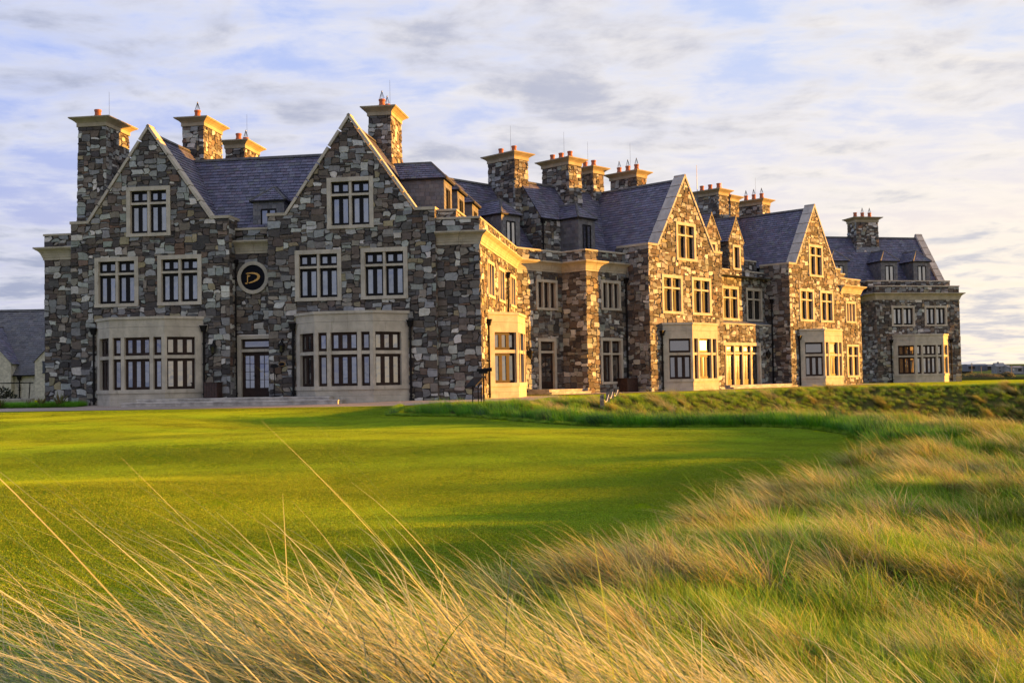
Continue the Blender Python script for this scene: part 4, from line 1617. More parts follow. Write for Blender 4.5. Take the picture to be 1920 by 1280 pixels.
# ================================================================== PATHS, STEPS
strip('gravel_path', [X2('A', -75, 51.0), X2('A', -8.2, 51.0)], 0.0, 5.75, M_GRAV)
PB = [X2('A', -8.87, 45.3), X2('A', -8.87, 52), JX, X2('C', 49.85, 43.7), X2('C', 49.85, 41.8), X2('C', 53.7, 41.8), X2('C', 53.7, 40.0)]
strip('gravel_path', [X2('A', -8.25, 45.25), X2('A', -8.25, 58.0)], -.7, 2.3, M_GRAV, .018)
strip('gravel_path', [X2('C', 46.2, 43.8), X2('C', 53.9, 43.8)], 0, 4.6, M_GRAV, .022)
strip('gravel_path', [X2('C', 53.2, 42.0), X2('C', 84.0, 42.0)], 0, 3.5, M_GRAV, .026)


def steps(fr, u0, u1, w1, tiers, label):
    e = empty('stone_steps', X3(fr, (u0 + u1) / 2, w1, 0), label, 'steps')
    for (a, b, wf, z0, z1) in tiers:
        mb = MB()
        mb.hexa([X3(fr, a, wf + .03, z0), X3(fr, b, wf + .03, z0), X3(fr, b, w1, z0), X3(fr, a, w1, z0),
                 X3(fr, a, wf + .03, z1 - .045), X3(fr, b, wf + .03, z1 - .045), X3(fr, b, w1, z1 - .045), X3(fr, a, w1, z1 - .045)])
        mb.build('riser', M_CONC, e)
        n = max(2, int((b - a) / 1.5))
        for i in range(n):
            p, q = a - .02 + (b - a + .04) * i / n + .004, a - .02 + (b - a + .04) * (i + 1) / n
            MB().hexa([X3(fr, p, wf, z1 - .044), X3(fr, q, wf, z1 - .044), X3(fr, q, w1, z1 - .044), X3(fr, p, w1, z1 - .044),
                       X3(fr, p, wf + .012, z1), X3(fr, q, wf + .012, z1), X3(fr, q, w1, z1), X3(fr, p, w1, z1)]).build('tread', M_CONC, e)
    return e


steps('A', -25.6, -15.1, 50.85, [(-25.55, -15.05, 47.75, -.2, .15), (-25.0, -15.6, 48.2, .151, .30)], 'wide pale stone steps below the entrance between the two bay windows')
steps('C', 46.2, 50.0, 43.65, [(46.3, 49.8, 41.5, -.1, .15), (46.6, 49.6, 41.95, .151, .30)], 'pale stone steps under the single door in the inner corner')
steps('C', 63.9, 71.4, 42.05, [(62.9, 71.4, 40.0, -.1, .13), (63.2, 71.4, 40.45, .131, .25)], 'pale stone steps below the sunlit french windows')

# ================================================================== SIGNS, LANTERNS, PLANTERS
SG = empty('round_sign', wr.P(.94, 5.33, 0), 'round black sign with a gold letter D in a pale stone ring above the door', 'sign')
sc, sz = .94, 6.14


def disc(wl, s, z, r, o0, o1, n=40, r_in=None):
    mb = MB()
    v = []
    for o in (o0, o1):
        for i in range(n):
            a = 2 * math.pi * i / n
            v.append(wl.P(s + r * math.cos(a), z + r * math.sin(a), o))
    if r_in is None:
        f = [tuple(range(n, 2 * n))] + [(i, (i + 1) % n, n + (i + 1) % n, n + i) for i in range(n)]
        return mb.add(v, f)
    for o in (o0, o1):
        for i in range(n):
            a = 2 * math.pi * i / n
            v.append(wl.P(s + r_in * math.cos(a), z + r_in * math.sin(a), o))
    f = []
    for i in range(n):
        j = (i + 1) % n
        f += [(i, j, n + j, n + i), (n + i, n + j, 3 * n + j, 3 * n + i), (2 * n + j, 2 * n + i, 3 * n + i, 3 * n + j)]
    return mb.add(v, f)


disc(wr, sc, sz, .80, .0, .13, 44, .625).build('ring', M_TRIM, SG)
disc(wr, sc, sz, .63, .0, .07).build('face', M_SIGN, SG)
# the gold mark: an open D whose stem is a golf flag
k_ = .0104
mk = lambda px, py: (sc + (px - 776) * k_ / 6.0, sz + (815 - py) * k_ / 6.0)
outer = [(562, 690), (600, 678), (680, 668), (760, 664), (830, 672), (890, 690), (945, 722), (980, 762), (985, 805), (962, 850), (915, 893), (850, 925), (780, 950), (700, 970), (650, 974)]
inner = [(570, 706), (620, 704), (700, 702), (770, 708), (830, 722), (875, 742), (900, 768), (906, 800), (895, 832), (862, 864), (815, 890), (760, 914), (700, 936), (668, 946), (640, 952)]
gm = MB()
for i in range(len(outer) - 1):
    q = [mk(*outer[i]), mk(*outer[i + 1]), mk(*inner[i + 1]), mk(*inner[i])]
    gm.hexa([wr.P(a, b, .085) for a, b in q] + [wr.P(a, b, .069) for a, b in q])
for q in ([(604, 742), (628, 742), (622, 952), (598, 952)], [(606, 735), (640, 738), (705, 760), (628, 800)], [(535, 962), (600, 948), (612, 992), (560, 994)]):
    q = [mk(*p) for p in q]
    gm.hexa([wr.P(a, b, .087) for a, b in q] + [wr.P(a, b, .069) for a, b in q])
gm.build('letter', M_GOLD, SG)


def A3(u, w, z):
    return X3('A', u, w, z)


nA = (math.cos(ANG['A']), -math.sin(ANG['A']))
nC = (math.cos(ANG['C']), -math.sin(ANG['C']))
lantern(A3(-21.88, 50.03, 2.62), nA, 'black wall lantern left of the entrance door, above the brown planter box')
lantern(A3(-18.45, 50.03, 2.60), nA, 'black wall lantern right of the entrance door, above the oval signs')
lantern(X3('C', 46.6, 43.63, 2.35), nC, 'black wall lantern beside the single door in the inner corner')
lantern(X3('C', 70.5, 42.03, 2.35), nC, 'black wall lantern right of the sunlit french windows')

# oval signs by the door
e = empty('sign_stand', A3(-18.78, 49.75, .3), 'small black oval sign on a thin post right of the entrance door', 'sign')
MB().tube(A3(-18.78, 49.75, .30), A3(-18.78, 49.75, 1.7), .025, n=6).build('post', M_BLACK, e)
MB().lathe(A3(-18.78, 49.75, .30), [(.13, 0), (.13, .015), (.03, .03)], 12).build('base', M_BLACK, e)


def oval(c_u, w, z, a, b, t):
    mb = MB()
    v = []
    n = 24
    for o in (0, t):
        for i in range(n):
            th = 2 * math.pi * i / n
            v.append(A3(c_u + a * math.cos(th), w - o, z + b * math.sin(th)))
    return mb.add(v, [tuple(range(n - 1, -1, -1)), tuple(range(n, 2 * n))] + [(i, (i + 1) % n, n + (i + 1) % n, n + i) for i in range(n)])


oval(-18.78, 49.74, 1.77, .19, .10, .03).build('plate', M_BLACK, e)
e = empty('wall_plaque', A3(-18.52, 50.03, 1.7), 'black oval plaque with a gold edge fixed to the wall right of the entrance door', 'sign')
oval(-18.50, 50.03, 1.86, .17, .10, .03).build('plate', M_GOLD, e)
oval(-18.50, 49.998, 1.86, .155, .085, .012).build('face', M_SIGN, e)


def planter(fr, u0, u1, w0, w1, z0, z1, label, slat):
    e = empty('planter_box', X3(fr, (u0 + u1) / 2, (w0 + w1) / 2, z0), label, 'planter')
    MB().hexa([X3(fr, u0 + .03, w0 + .03, z0), X3(fr, u1 - .03, w0 + .03, z0), X3(fr, u1 - .03, w1 - .03, z0), X3(fr, u0 + .03, w1 - .03, z0),
               X3(fr, u0 + .03, w0 + .03, z1 - .05), X3(fr, u1 - .03, w0 + .03, z1 - .05), X3(fr, u1 - .03, w1 - .03, z1 - .05), X3(fr, u0 + .03, w1 - .03, z1 - .05)]).build('box', M_SHEDD, e)
    for (pa, pb) in (((u0, w0), (u1, w0)), ((u1, w0), (u1, w1)), ((u0, w1), (u0, w0))):
        wl = Wall(X2(fr, *pa), X2(fr, *pb))
        n = max(2, int(wl.L / slat))
        for i in range(n):
            m = MB()
            wl.box(m, wl.L * i / n + .006, wl.L * (i + 1) / n - .006, z0 + .03, z1 - .04, -.028, 0)
            m.build('slat', M_BIN, e)
    MB().hexa([X3(fr, u0 - .03, w0 - .03, z1 - .04), X3(fr, u1 + .03, w0 - .03, z1 - .04), X3(fr, u1 + .03, w1 + .03, z1 - .04), X3(fr, u0 - .03, w1 + .03, z1 - .04),
               X3(fr, u0 - .03, w0 - .03, z1), X3(fr, u1 + .03, w0 - .03, z1), X3(fr, u1 + .03, w1 + .03, z1), X3(fr, u0 - .03, w1 + .03, z1)]).build('rim', M_BIN, e)


planter('A', -22.16, -21.50, 49.35, 49.98, .30, 1.06, 'dark brown wooden planter box left of the entrance door', .11)
planter('C', 52.55, 53.62, 40.95, 41.74, .02, .88, 'reddish slatted timber planter box in the shaded corner beside the sunlit gable', .10)

# viewing telescope and information board on the path corner
tx, ty = -1.13, 42.3
tz = hz(tx, ty)
e = empty('viewing_telescope', (tx, ty, tz), 'black coin telescope on a post at the corner of the gravel path', 'telescope')
MB().tube((tx, ty, tz), (tx, ty, tz + 1.05), .035, n=8).build('post', M_BLACK, e)
MB().box(tx - .10, tx + .10, ty - .07, ty + .07, tz + 1.05, tz + 1.10).build('bracket', M_BIN, e)
mb = MB().tube((tx, ty, tz + 1.10), (tx, ty, tz + 1.22), .03, n=8)
mb.box(tx - .18, tx + .16, ty - .06, ty + .06, tz + 1.20, tz + 1.30)
mb.build('cradle', M_BLACK, e)
mb = MB().tube((tx - .26, ty + .02, tz + 1.335), (tx + .16, ty, tz + 1.35), .055, .065, n=12)
mb.tube((tx + .16, ty, tz + 1.35), (tx + .33, ty, tz + 1.355), .075, n=12)
mb.tube((tx + .05, ty, tz + 1.38), (tx + .05, ty, tz + 1.46), .02, n=6)
mb.build('barrel', M_BLACK, e)
bx, by = -1.52, 41.6
bz = hz(bx, by)
e = empty('information_board', (bx, by, bz), 'sloping black information board on thin legs beside the telescope', 'sign')
for (lx, ly, lh) in ((bx - .02, by, .78), (bx + .19, by + .15, .80), (bx + .30, by + .32, .72)):
    z0 = hz(lx, ly)
    MB().box(lx - .02, lx + .02, ly - .02, ly + .02, z0 - .03, z0 + lh).build('leg', M_BLACK, e)
MB().hexa([(bx - .30, by - .10, bz + .70), (bx + .10, by + .0, bz + .74), (bx + .36, by + .52, bz + 1.02), (bx - .04, by + .42, bz + 1.02),
           (bx - .30, by - .10, bz + .73), (bx + .10, by + .0, bz + .77), (bx + .36, by + .52, bz + 1.05), (bx - .04, by + .42, bz + 1.05)]).build('panel', M_BLACK, e)

# four short posts with a rope
PO = [(3.36, 41.2), (3.78, 43.4), (4.06, 44.7), (4.47, 46.7)]
lab = ['nearest', 'second', 'third', 'farthest']
for i, (px, py) in enumerate(PO):
    z0 = hz(px, py)
    e = empty('timber_post', (px, py, z0), '%s of the four short grey timber posts by the rough grass' % lab[i], 'post', 'short rope posts')
    mb = MB()
    h = .52
    mb.hexa([(px - .075, py - .06, z0 - .1), (px + .075, py - .06, z0 - .1), (px + .075, py + .06, z0 - .1), (px - .075, py + .06, z0 - .1),
             (px - .07, py - .06, z0 + h - .03), (px + .07, py - .06, z0 + h), (px + .07, py + .06, z0 + h), (px - .07, py + .06, z0 + h - .03)])
    mb.build('post', M_POST, e)
    MB().tube((px + .02, py - .06, z0 + h - .12), (px + .02, py - .09, z0 + h - .12), .03, n=8).build('eyelet', M_STEEL, e)
rp = MB()
for (a, b) in zip(PO, PO[1:]):
    pts = []
    for k in range(9):
        t = k / 8
        x, y = a[0] + (b[0] - a[0]) * t, a[1] + (b[1] - a[1]) * t
        pts.append((x + .02, y - .09, hz(x, y) + .40 - .22 * math.sin(math.pi * t)))
    for p, q in zip(pts, pts[1:]):
        rp.tube(p, q, .013, n=5, caps=False)
rp.build('rope', M_WHITE, label='pale rope slung between the four short timber posts', cat='rope')

def leaf_mat(name, tint):
    m, b, bs = new_mat(name)
    at = b.n('ShaderNodeAttribute', attribute_name='col')
    c = at.outputs['Color']
    if tint:
        t = b.n('ShaderNodeAttribute', attribute_name='tint')
        t.attribute_type = 'INSTANCER'
        c = b.mix(1.0, c, t.outputs['Color'], 'MULTIPLY')
    b.l(c, bs.inputs['Base Color'])
    bs.inputs['Roughness'].default_value = .55
    bs.inputs['Specular IOR Level'].default_value = .3
    tr = b.n('ShaderNodeBsdfTranslucent')
    b.l(c, tr.inputs['Color'])
    mx = b.n('ShaderNodeMixShader')
    mx.inputs[0].default_value = .32
    out = b.nt.nodes['Material Output']
    b.l(bs.outputs[0], mx.inputs[1])
    b.l(tr.outputs[0], mx.inputs[2])
    b.l(mx.outputs[0], out.inputs['Surface'])
    return m


M_LEAF = leaf_mat('leaf', False)
M_TUFT = leaf_mat('grass_tuft', True)

# ================================================================== LEFT EDGE: COTTAGE, WALL, RAILING, PLANTS
CT_ = empty('white_cottage', (-42, 86, 0), 'cream rendered cottage with a long slate roof behind the left end of the hotel', 'house')
CW = Wall((-56.0, 85.0), (-30.0, 85.0))
ws = lambda x: x + 56.0
o = wall_face('wall', CW, [rect(0, 26, -.3, 2.0)], [], CT_, mat=M_RENDER, stones=False)
slates(CT_, [CW.P(0, 1.95, .25), CW.P(26, 1.95, .25), CW.P(26, 7.35, -5.3), CW.P(0, 7.35, -5.3)], .24, .36, cols=HANG_COLS)
MB().add([(-30, 85, 0), (-30, 95.6, 0), (-30, 95.6, 2), (-30, 90.3, 7.3), (-30, 85, 2)], [(0, 1, 2, 3, 4)]).build('wall', M_RENDER, CT_)
MB().add([(-30, 95.8, 1.95), (-56, 95.8, 1.95), (-56, 90.3, 7.34), (-30, 90.3, 7.34)], [(0, 1, 2, 3)]).build('roof', M_RIDGE, CT_)
ridge(CT_, (-56, 90.3, 7.40), (-30, 90.3, 7.40), .14)
mb = MB()
CW.box(mb, 0, 26, 1.86, 1.97, .22, .34)
mb.build('gutter', M_BLACK, CT_)
for cx_, hw, zp, zs, pw, shut in ((-41.6, 2.7, 5.9, 2.95, .55, False), (-35.35, 1.75, 4.75, 3.0, .45, True)):
    wf = Wall((cx_ - hw, 85.0 - pw), (cx_ + hw, 85.0 - pw))
    g = wall_face('gable_wall', wf, [rect(0, 2 * hw, 0 if not shut else 0.0, zs), [(0, zs), (2 * hw, zs), (hw, zp)]], [], CT_, mat=M_RENDER, stones=False)
    for s_ in (0, 2 * hw):
        MB().add([wf.P(s_, 0, 0), wf.P(s_, zs, 0), wf.P(s_, zs, -pw - 3.2), wf.P(s_, 0, -pw - .01)], [(0, 1, 2, 3)]).build('wall', M_RENDER, CT_)
    ov = .12
    zz = zs - ov * (zp - zs) / hw
    slates(CT_, [wf.P(-ov, zz, -4.6), wf.P(-ov, zz, .1), wf.P(hw, zp + .04, .1), wf.P(hw, zp + .04, -4.6)], .24, .34)
    slates(CT_, [wf.P(2 * hw + ov, zz, .1), wf.P(2 * hw + ov, zz, -4.6), wf.P(hw, zp + .04, -4.6), wf.P(hw, zp + .04, .1)], .24, .34)
    ridge(CT_, wf.P(hw, zp + .08, .1), wf.P(hw, zp + .08, -4.6), .1)
    if shut:
        sh = MB()
        for q in range(6):
            wf.box(sh, .62 + q * .2, .80 + q * .2, 2.05, 3.0, 0, .05)
        sh.build('shutter', M_SHUT, CT_)
        br = MB()
        wf.box(br, .60, 1.84, 2.05, 2.12, .05, .08)
        wf.box(br, .60, 1.84, 2.93, 3.0, .05, .08)
        br.hexa([wf.P(.62, 2.86, .05), wf.P(.70, 2.93, .05), wf.P(1.82, 2.18, .05), wf.P(1.74, 2.12, .05), wf.P(.62, 2.86, .08), wf.P(.70, 2.93, .08), wf.P(1.82, 2.18, .08), wf.P(1.74, 2.12, .08)])
        br.build('shutter_brace', M_SHUT, CT_)
downpipe(CW, ws(-38.45), 0, 1.55, CT_)
flush(SLATES, 'slate', 'slates', M_SLATE, 40)
SLATES.clear()

LW = Wall((-40.0, 58.0), (-25.6, 58.0))
lw = MB()
LW.box(lw, 0, LW.L, -.2, .30, -.3, 0)
lo = lw.build('garden_wall', M_CONC, label='low grey garden wall left of the hotel, below the black railing', cat='wall')
for i in range(10):
    m = MB()
    LW.box(m, LW.L * i / 10 + .005, LW.L * (i + 1) / 10, .302, .39, -.34, .05)
    m.build('coping_slab', M_CONC, lo)
e = empty('railing', LW.P(7, .39, -.15), 'black metal railing on the low garden wall left of the hotel', 'railing')
rl = MB()
rl.tube(LW.P(0, 1.22, -.15), LW.P(LW.L, 1.22, -.15), .03, n=6)
rl.build('top_rail', M_BLACK, e)
for i in range(9):
    s_ = .6 + i * 1.7
    if s_ < LW.L:
        MB().tube(LW.P(s_ - .03, .385, -.15), LW.P(s_ + .03, 1.20, -.15), .028, n=6).build('post', M_BLACK, e)

rg = random.Random(5)


def spiky_plant(x, y, r, n, hue, label):
    z = hz(x, y) + .01
    e = empty('spiky_plant', (x, y, z), label, 'plant', 'sword-leaved plants by the left path')
    mb = MB()
    for i in range(n):
        a = rg.uniform(0, 2 * math.pi)
        el = rg.uniform(.35, 1.35)
        L = r * rg.uniform(.7, 1.15)
        d = Vector((math.cos(a) * math.cos(el), math.sin(a) * math.cos(el), math.sin(el)))
        s_ = d.cross(Vector((0, 0, 1))).normalized()
        p = [Vector((x, y, z)) + d * L * t - Vector((0, 0, 1)) * (t * t * L * .32 * math.cos(el)) for t in (0, .35, .7, 1)]
        wd = [.022, .035, .026, .003]
        v = []
        for q, w_ in zip(p, wd):
            v += [tuple(q - s_ * w_), tuple(q + s_ * w_)]
        g = rg.uniform(.7, 1.2)
        c = (hue[0] * g, hue[1] * g, hue[2] * g) if rg.random() < .75 else (.20 * g, .12 * g, .05 * g)
        mb.add(v, [(0, 1, 3, 2), (2, 3, 5, 4), (4, 5, 7, 6)], c)
    mb.build('leaves', M_LEAF, e)


SPK = [(-24.75, 52.6, .60, 46, 'bronze-tipped sword-leaved plant at the very left edge by the path'), (-23.55, 53.0, .45, 34, 'small sword-leaved plant second from the left by the path'),
       (-22.75, 52.5, .66, 60, 'upright sword-leaved plant third from the left by the path'), (-21.85, 52.6, .78, 70, 'broad spreading sword-leaved plant against the left corner of the hotel')]
for x, y, r, n, lb in SPK:
    spiky_plant(x, y, r, n, (.14, .15, .045), lb)


def leaf_blob(name, x, y, z, rx, ry, rz, n, size, cols, label, cat, group=None, stem=True):
    e = empty(name, (x, y, z), label, cat, group)
    mb = MB()
    for i in range(n):
        while True:
            a = Vector((rg.uniform(-1, 1), rg.uniform(-1, 1), rg.uniform(-.2, 1)))
            if .35 < a.length < 1:
                break
        p = Vector((x + a.x * rx, y + a.y * ry, z + a.z * rz))
        u = Vector((rg.uniform(-1, 1), rg.uniform(-1, 1), rg.uniform(-1, 1))).normalized()
        w_ = u.orthogonal().normalized()
        s_ = size * rg.uniform(.6, 1.3)
        c = rg.choice(cols)
        g = rg.uniform(.6, 1.3)
        mb.add([tuple(p - u * s_), tuple(p + w_ * s_ * .5), tuple(p + u * s_), tuple(p - w_ * s_ * .5)], [(0, 1, 2, 3)], (c[0] * g, c[1] * g, c[2] * g))
    mb.build('crown', M_LEAF, e)
    st = MB()
    for k in range(4):
        a = k * 1.6
        st.tube((x, y, z - .1), (x + rx * .5 * math.cos(a), y + ry * .5 * math.sin(a), z + rz * .6), .02 * max(1, rz), .008, n=5)
    st.build('stem', M_POST, e)


leaf_blob('shrub', -28.9, 61.5, .0, 1.0, .8, 1.05, 900, .09, [(.03, .04, .02), (.05, .05, .03)], 'dark rounded shrub behind the black railing', 'shrub')
# low ground cover in front of the garden wall
# ================================================================== FAR RIGHT: FARMS
def farm(name, x0, x1, y, z0, zw, zr, depth, label, cat, roof=None, wallm=None, arch=False, doors=(), wins=()):
    e = empty(name, ((x0 + x1) / 2, y, z0), label, cat)
    wl = Wall((x0, y), (x1, y))
    mb = MB()
    wl.box(mb, 0, wl.L, z0 - 1, zw, -depth, 0)
    mb.build('wall', wallm or M_SHEDW, e)
    prof = [(0.25, zw), (-depth / 2, zr), (-depth - .25, zw)] if not arch else [(.2 - (depth + .4) * (.5 - .5 * math.cos(math.pi * k / 8)), zw + (zr - zw) * math.sin(math.pi * k / 8)) for k in range(9)]
    v = [wl.P(-.2, z, o) for o, z in prof] + [wl.P(wl.L + .2, z, o) for o, z in prof]
    m = len(prof)
    MB().add(v, [(k, k + 1, m + k + 1, m + k) for k in range(m - 1)] + [tuple(range(m - 1, -1, -1)), tuple(range(m, 2 * m)), (0, m, 2 * m - 1, m - 1)]).build('roof', roof or M_SHED, e)
    for (a, b, c, d) in doors:
        q = MB()
        wl.box(q, a, b, c, d, -.1, .06)
        q.build('door', M_SHEDD, e)
    for (a, b, c, d) in wins:
        q = MB()
        wl.box(q, a, b, c, d, -.1, .06)
        q.build('window', M_GLASS, e)
    return e


DY = 640.0
fx = lambda px: (px - 960) / 2041 * DY
fz = lambda px, py: CAM_Z + ((711 - (px - 960) * .0184) - py) / 2041 * DY


def FARM(name, p0, p1, ybot, yw, yr, depth, label, cat, dy=0, doors=(), wins=(), **kw):
    x0, x1 = fx(p0), fx(p1)
    pm = (p0 + p1) / 2
    zb = fz(pm, ybot)
    q = lambda rr: [(fx(a) - x0, fx(b) - x0, fz(a, c), fz(a, d)) for a, b, c, d in rr]
    return farm(name, x0, x1, DY + dy, zb, fz(pm, yw), fz(pm, yr), depth, label, cat, doors=q(doors), wins=q(wins), **kw)


FARM('hay_barn', 1814, 1850, 692.5, 686, 682, 9, 'blue-grey barn with a curved roof at the left of the distant farm', 'barn', arch=True, wallm=M_SHED, doors=[(1814.3, 1826.5, 692, 686.3)])
FARM('farm_shed', 1835, 1857, 697.5, 690, 687.8, 8, 'low pale shed with a dark door before the distant farmhouse', 'shed', dy=-40, doors=[(1848, 1854, 697, 692)], wins=[(1839, 1841, 696, 692)], roof=M_SHEDW)
FARM('farmhouse', 1853, 1870, 697, 687, 680.5, 7, 'pale grey farmhouse with a chimney in the middle of the distant farm', 'house', dy=-10, wins=[(1858, 1860, 691.5, 689), (1858, 1860.5, 697, 694.5)], roof=M_SHEDW)
mbc = MB()
mbc.box(fx(1858.5), fx(1860.2), DY - 8, DY - 6.5, fz(1859, 683), fz(1859, 678.8))
mbc.build('chimney', M_SHEDW, bpy.data.objects['farmhouse'])
FARM('farm_annex', 1867, 1874, 696, 687, 685, 6, 'narrow pale annex between the distant farmhouse and the dark shed', 'shed', dy=-14, roof=M_SHEDW)
FARM('dark_shed', 1871, 1889, 699, 687.5, 685.5, 8, 'dark open shed right of the distant farmhouse', 'shed', dy=-20, wallm=M_SHED, roof=M_SHEDD)
FARM('long_barn', 1886, 1934, 689.5, 684.8, 681.8, 12, 'long blue-grey barn at the right end of the distant farm', 'barn', dy=30, wallm=M_SHEDD)
FARM('low_barn', 1886, 1934, 697, 691.5, 687.5, 12, 'pale roofed low barn in front of the long barn at the distant farm', 'barn', dy=-5, wallm=M_SHEDD)
FARM('round_roof_barn', 1890, 1914, 706, 698, 693.8, 9, 'round-roofed open barn nearest on the right of the distant farm', 'barn', dy=-120, arch=True, wallm=M_SHEDW, doors=[(1899, 1909, 705.5, 698.5)])
for i, (px, y0, y1, lb) in enumerate(((1894.5, 706, 684.5, 'tall lit wooden utility pole before the long barn'), (1820.5, 692, 680, 'thin dark utility pole beside the curved-roof barn'), (1838, 697, 686, 'short thin utility pole before the distant low shed'))):
    d0 = DY - (150 if i == 0 else 60)
    x = (px - 960) / 2041 * d0
    zf = lambda yy: CAM_Z + ((711 - (px - 960) * .0184) - yy) / 2041 * d0
    e = empty('utility_pole', (x, d0, zf(y0)), lb, 'pole', 'poles at the distant farm')
    MB().tube((x, d0, zf(y0) - 1), (x, d0, zf(y1)), .16, .11, n=6).build('pole', M_POST, e)
    MB().box(x - .7, x + .7, d0 - .06, d0 + .06, zf(y1) - .8, zf(y1) - .6).build('crossarm', M_POST, e)
HC = [(.05, .065, .025), (.07, .075, .03), (.10, .075, .04)]
for i, (px, w_, h_, dy, lb) in enumerate(((1817, 11, 3.0, -190, 'long green hedge nearest the hotel corner below the distant barn'), (1834, 9, 2.6, -195, 'brownish hedge below the distant pale shed'), (1849, 8, 2.4, -200, 'rusty brown hedge right of the pale shed'),
                                          (1872, 5, 2.2, -150, 'small round bush before the dark shed'), (1886, 4, 3.0, -150, 'dark bush left of the round-roofed barn'), (1810, 8, 5, 700, 'far tree clump on the skyline by the hotel corner'), (1907, 14, 6, 800, 'far dark tree clump on the skyline at the right'))):
    d0 = DY + dy
    x = (px - 960) / 2041 * d0
    z0 = hz(x, d0) + (0 if dy < 0 else .2)
    leaf_blob('hedge' if dy < 0 else 'far_trees', x, d0, z0, w_, 3, h_, 3000, .22 if dy < 0 else .6, HC[i % 3:i % 3 + 1] + [HC[0]], lb, 'hedge' if dy < 0 else 'trees')
# field bank
MB().tube((fx(1795) * .62, DY * .62, -2.5), (fx(2000) * .62, DY * .62 + 3, -2.6), 1.0, n=8).build('field_bank', M_DUNE, kind='structure')

# ================================================================== GRASS
PROTO = bpy.data.collections.new('grass_prototypes')       # not linked to the scene: only instanced


def blades(n, rad, L0, L1, th0, th1, wid, seg, seed, cols, spread=.6, wind=math.pi, roots=None, Ls=None):
    """arrays of curved, tapering blades; returns verts, faces, colours"""
    r = np.random.default_rng(seed)
    if roots is None:
        a = r.uniform(0, 2 * np.pi, n)
        q = rad * np.sqrt(r.uniform(0, 1, n))
        roots = np.stack([q * np.cos(a), q * np.sin(a), np.zeros(n) - .03], 1)
    L = r.uniform(L0, L1, n) if Ls is None else Ls
    az = wind + r.normal(0, spread, n)
    t0 = r.uniform(th0[0], th0[1], n)
    t1 = r.uniform(th1[0], th1[1], n)
    V = np.zeros((n, seg + 1, 2, 3))
    pos = roots.copy()
    for k in range(seg + 1):
        t = k / seg
        th = t0 + (t1 - t0) * t
        if k:
            pos = pos + np.stack([np.sin(th) * np.cos(az), np.sin(th) * np.sin(az), np.cos(th)], 1) * (L / seg)[:, None]
        side_a = az + np.pi / 2 + (r.uniform(-.7, .7, n) if k == 0 else 0) if k == 0 else side_a
        w = wid * (1 - t ** 1.6 * .93) * (0.8 + .2 * (t > .05))
        s_ = np.stack([np.cos(side_a), np.sin(side_a), np.zeros(n)], 1) * (w * .5)[:, None] if np.ndim(w) else np.stack([np.cos(side_a), np.sin(side_a), np.zeros(n)], 1) * (w * .5)
        V[:, k, 0] = pos - s_
        V[:, k, 1] = pos + s_
    base = (np.arange(n) * (seg + 1) * 2)[:, None]
    F = []
    for k in range(seg):
        F.append(np.stack([base[:, 0] + 2 * k, base[:, 0] + 2 * k + 1, base[:, 0] + 2 * k + 3, base[:, 0] + 2 * k + 2], 1))
    F = np.stack(F, 1).reshape(-1, 4)
    ci = r.integers(0, len(cols), n)
    c = np.array(cols)[ci] * r.uniform(.7, 1.25, n)[:, None]
    Cc = np.repeat(c[:, None, :], seg, 1)
    # shade between tussocks painted into the blades: dark at the base, brighter at the tip
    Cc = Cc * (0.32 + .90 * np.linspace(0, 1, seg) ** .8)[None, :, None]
    return V.reshape(-1, 3), F, Cc.reshape(-1, 3)


def np_mesh(name, V, F, C, mat):
    me = bpy.data.meshes.new(name)
    me.vertices.add(len(V))
    me.vertices.foreach_set('co', V.astype('f').ravel())
    me.loops.add(F.size)
    me.loops.foreach_set('vertex_index', F.astype('i').ravel())
    me.polygons.add(len(F))
    me.polygons.foreach_set('loop_start', (np.arange(len(F)) * 4).astype('i'))
    me.polygons.foreach_set('loop_total', np.full(len(F), 4, 'i'))
    me.update(calc_edges=True)
    at = me.attributes.new('col', 'FLOAT_COLOR', 'FACE')
    arr = np.ones((len(F), 4), 'f')
    arr[:, :3] = np.clip(C, 0, 1)
    at.data.foreach_set('color', arr.ravel())
    me.materials.append(mat)
    me.validate()
    return me


STRAW = [(.64, .55, .17), (.58, .48, .13), (.68, .60, .24), (.50, .42, .12), (.40, .42, .08)]
GRN = [(.17, .38, .014), (.22, .43, .018), (.13, .30, .014), (.28, .43, .022), (.34, .40, .04)]
BLUEG = [(.12, .17, .08), (.16, .21, .11), (.10, .16, .05), (.20, .23, .12)]
protos = []


def proto(name, args, kw):
    V, F, C = blades(*args, **kw)
    o = bpy.data.objects.new(name, np_mesh(name, V, F, C, M_TUFT))
    PROTO.objects.link(o)
    protos.append(o)


# 0-3 straw tufts, 4-5 mixed, 6-8 green tufts, 9-10 blue-green long
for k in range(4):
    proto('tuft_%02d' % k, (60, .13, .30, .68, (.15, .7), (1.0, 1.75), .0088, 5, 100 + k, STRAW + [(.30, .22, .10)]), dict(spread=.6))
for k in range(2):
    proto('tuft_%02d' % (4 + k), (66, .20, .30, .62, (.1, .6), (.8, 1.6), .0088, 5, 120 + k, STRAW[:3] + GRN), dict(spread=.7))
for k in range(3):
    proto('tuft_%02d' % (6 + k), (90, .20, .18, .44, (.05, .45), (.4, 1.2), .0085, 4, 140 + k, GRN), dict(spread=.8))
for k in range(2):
    proto('tuft_%02d' % (9 + k), (64, .20, .35, .66, (.05, .4), (.5, 1.4), .0085, 5, 160 + k, BLUEG), dict(spread=.7))


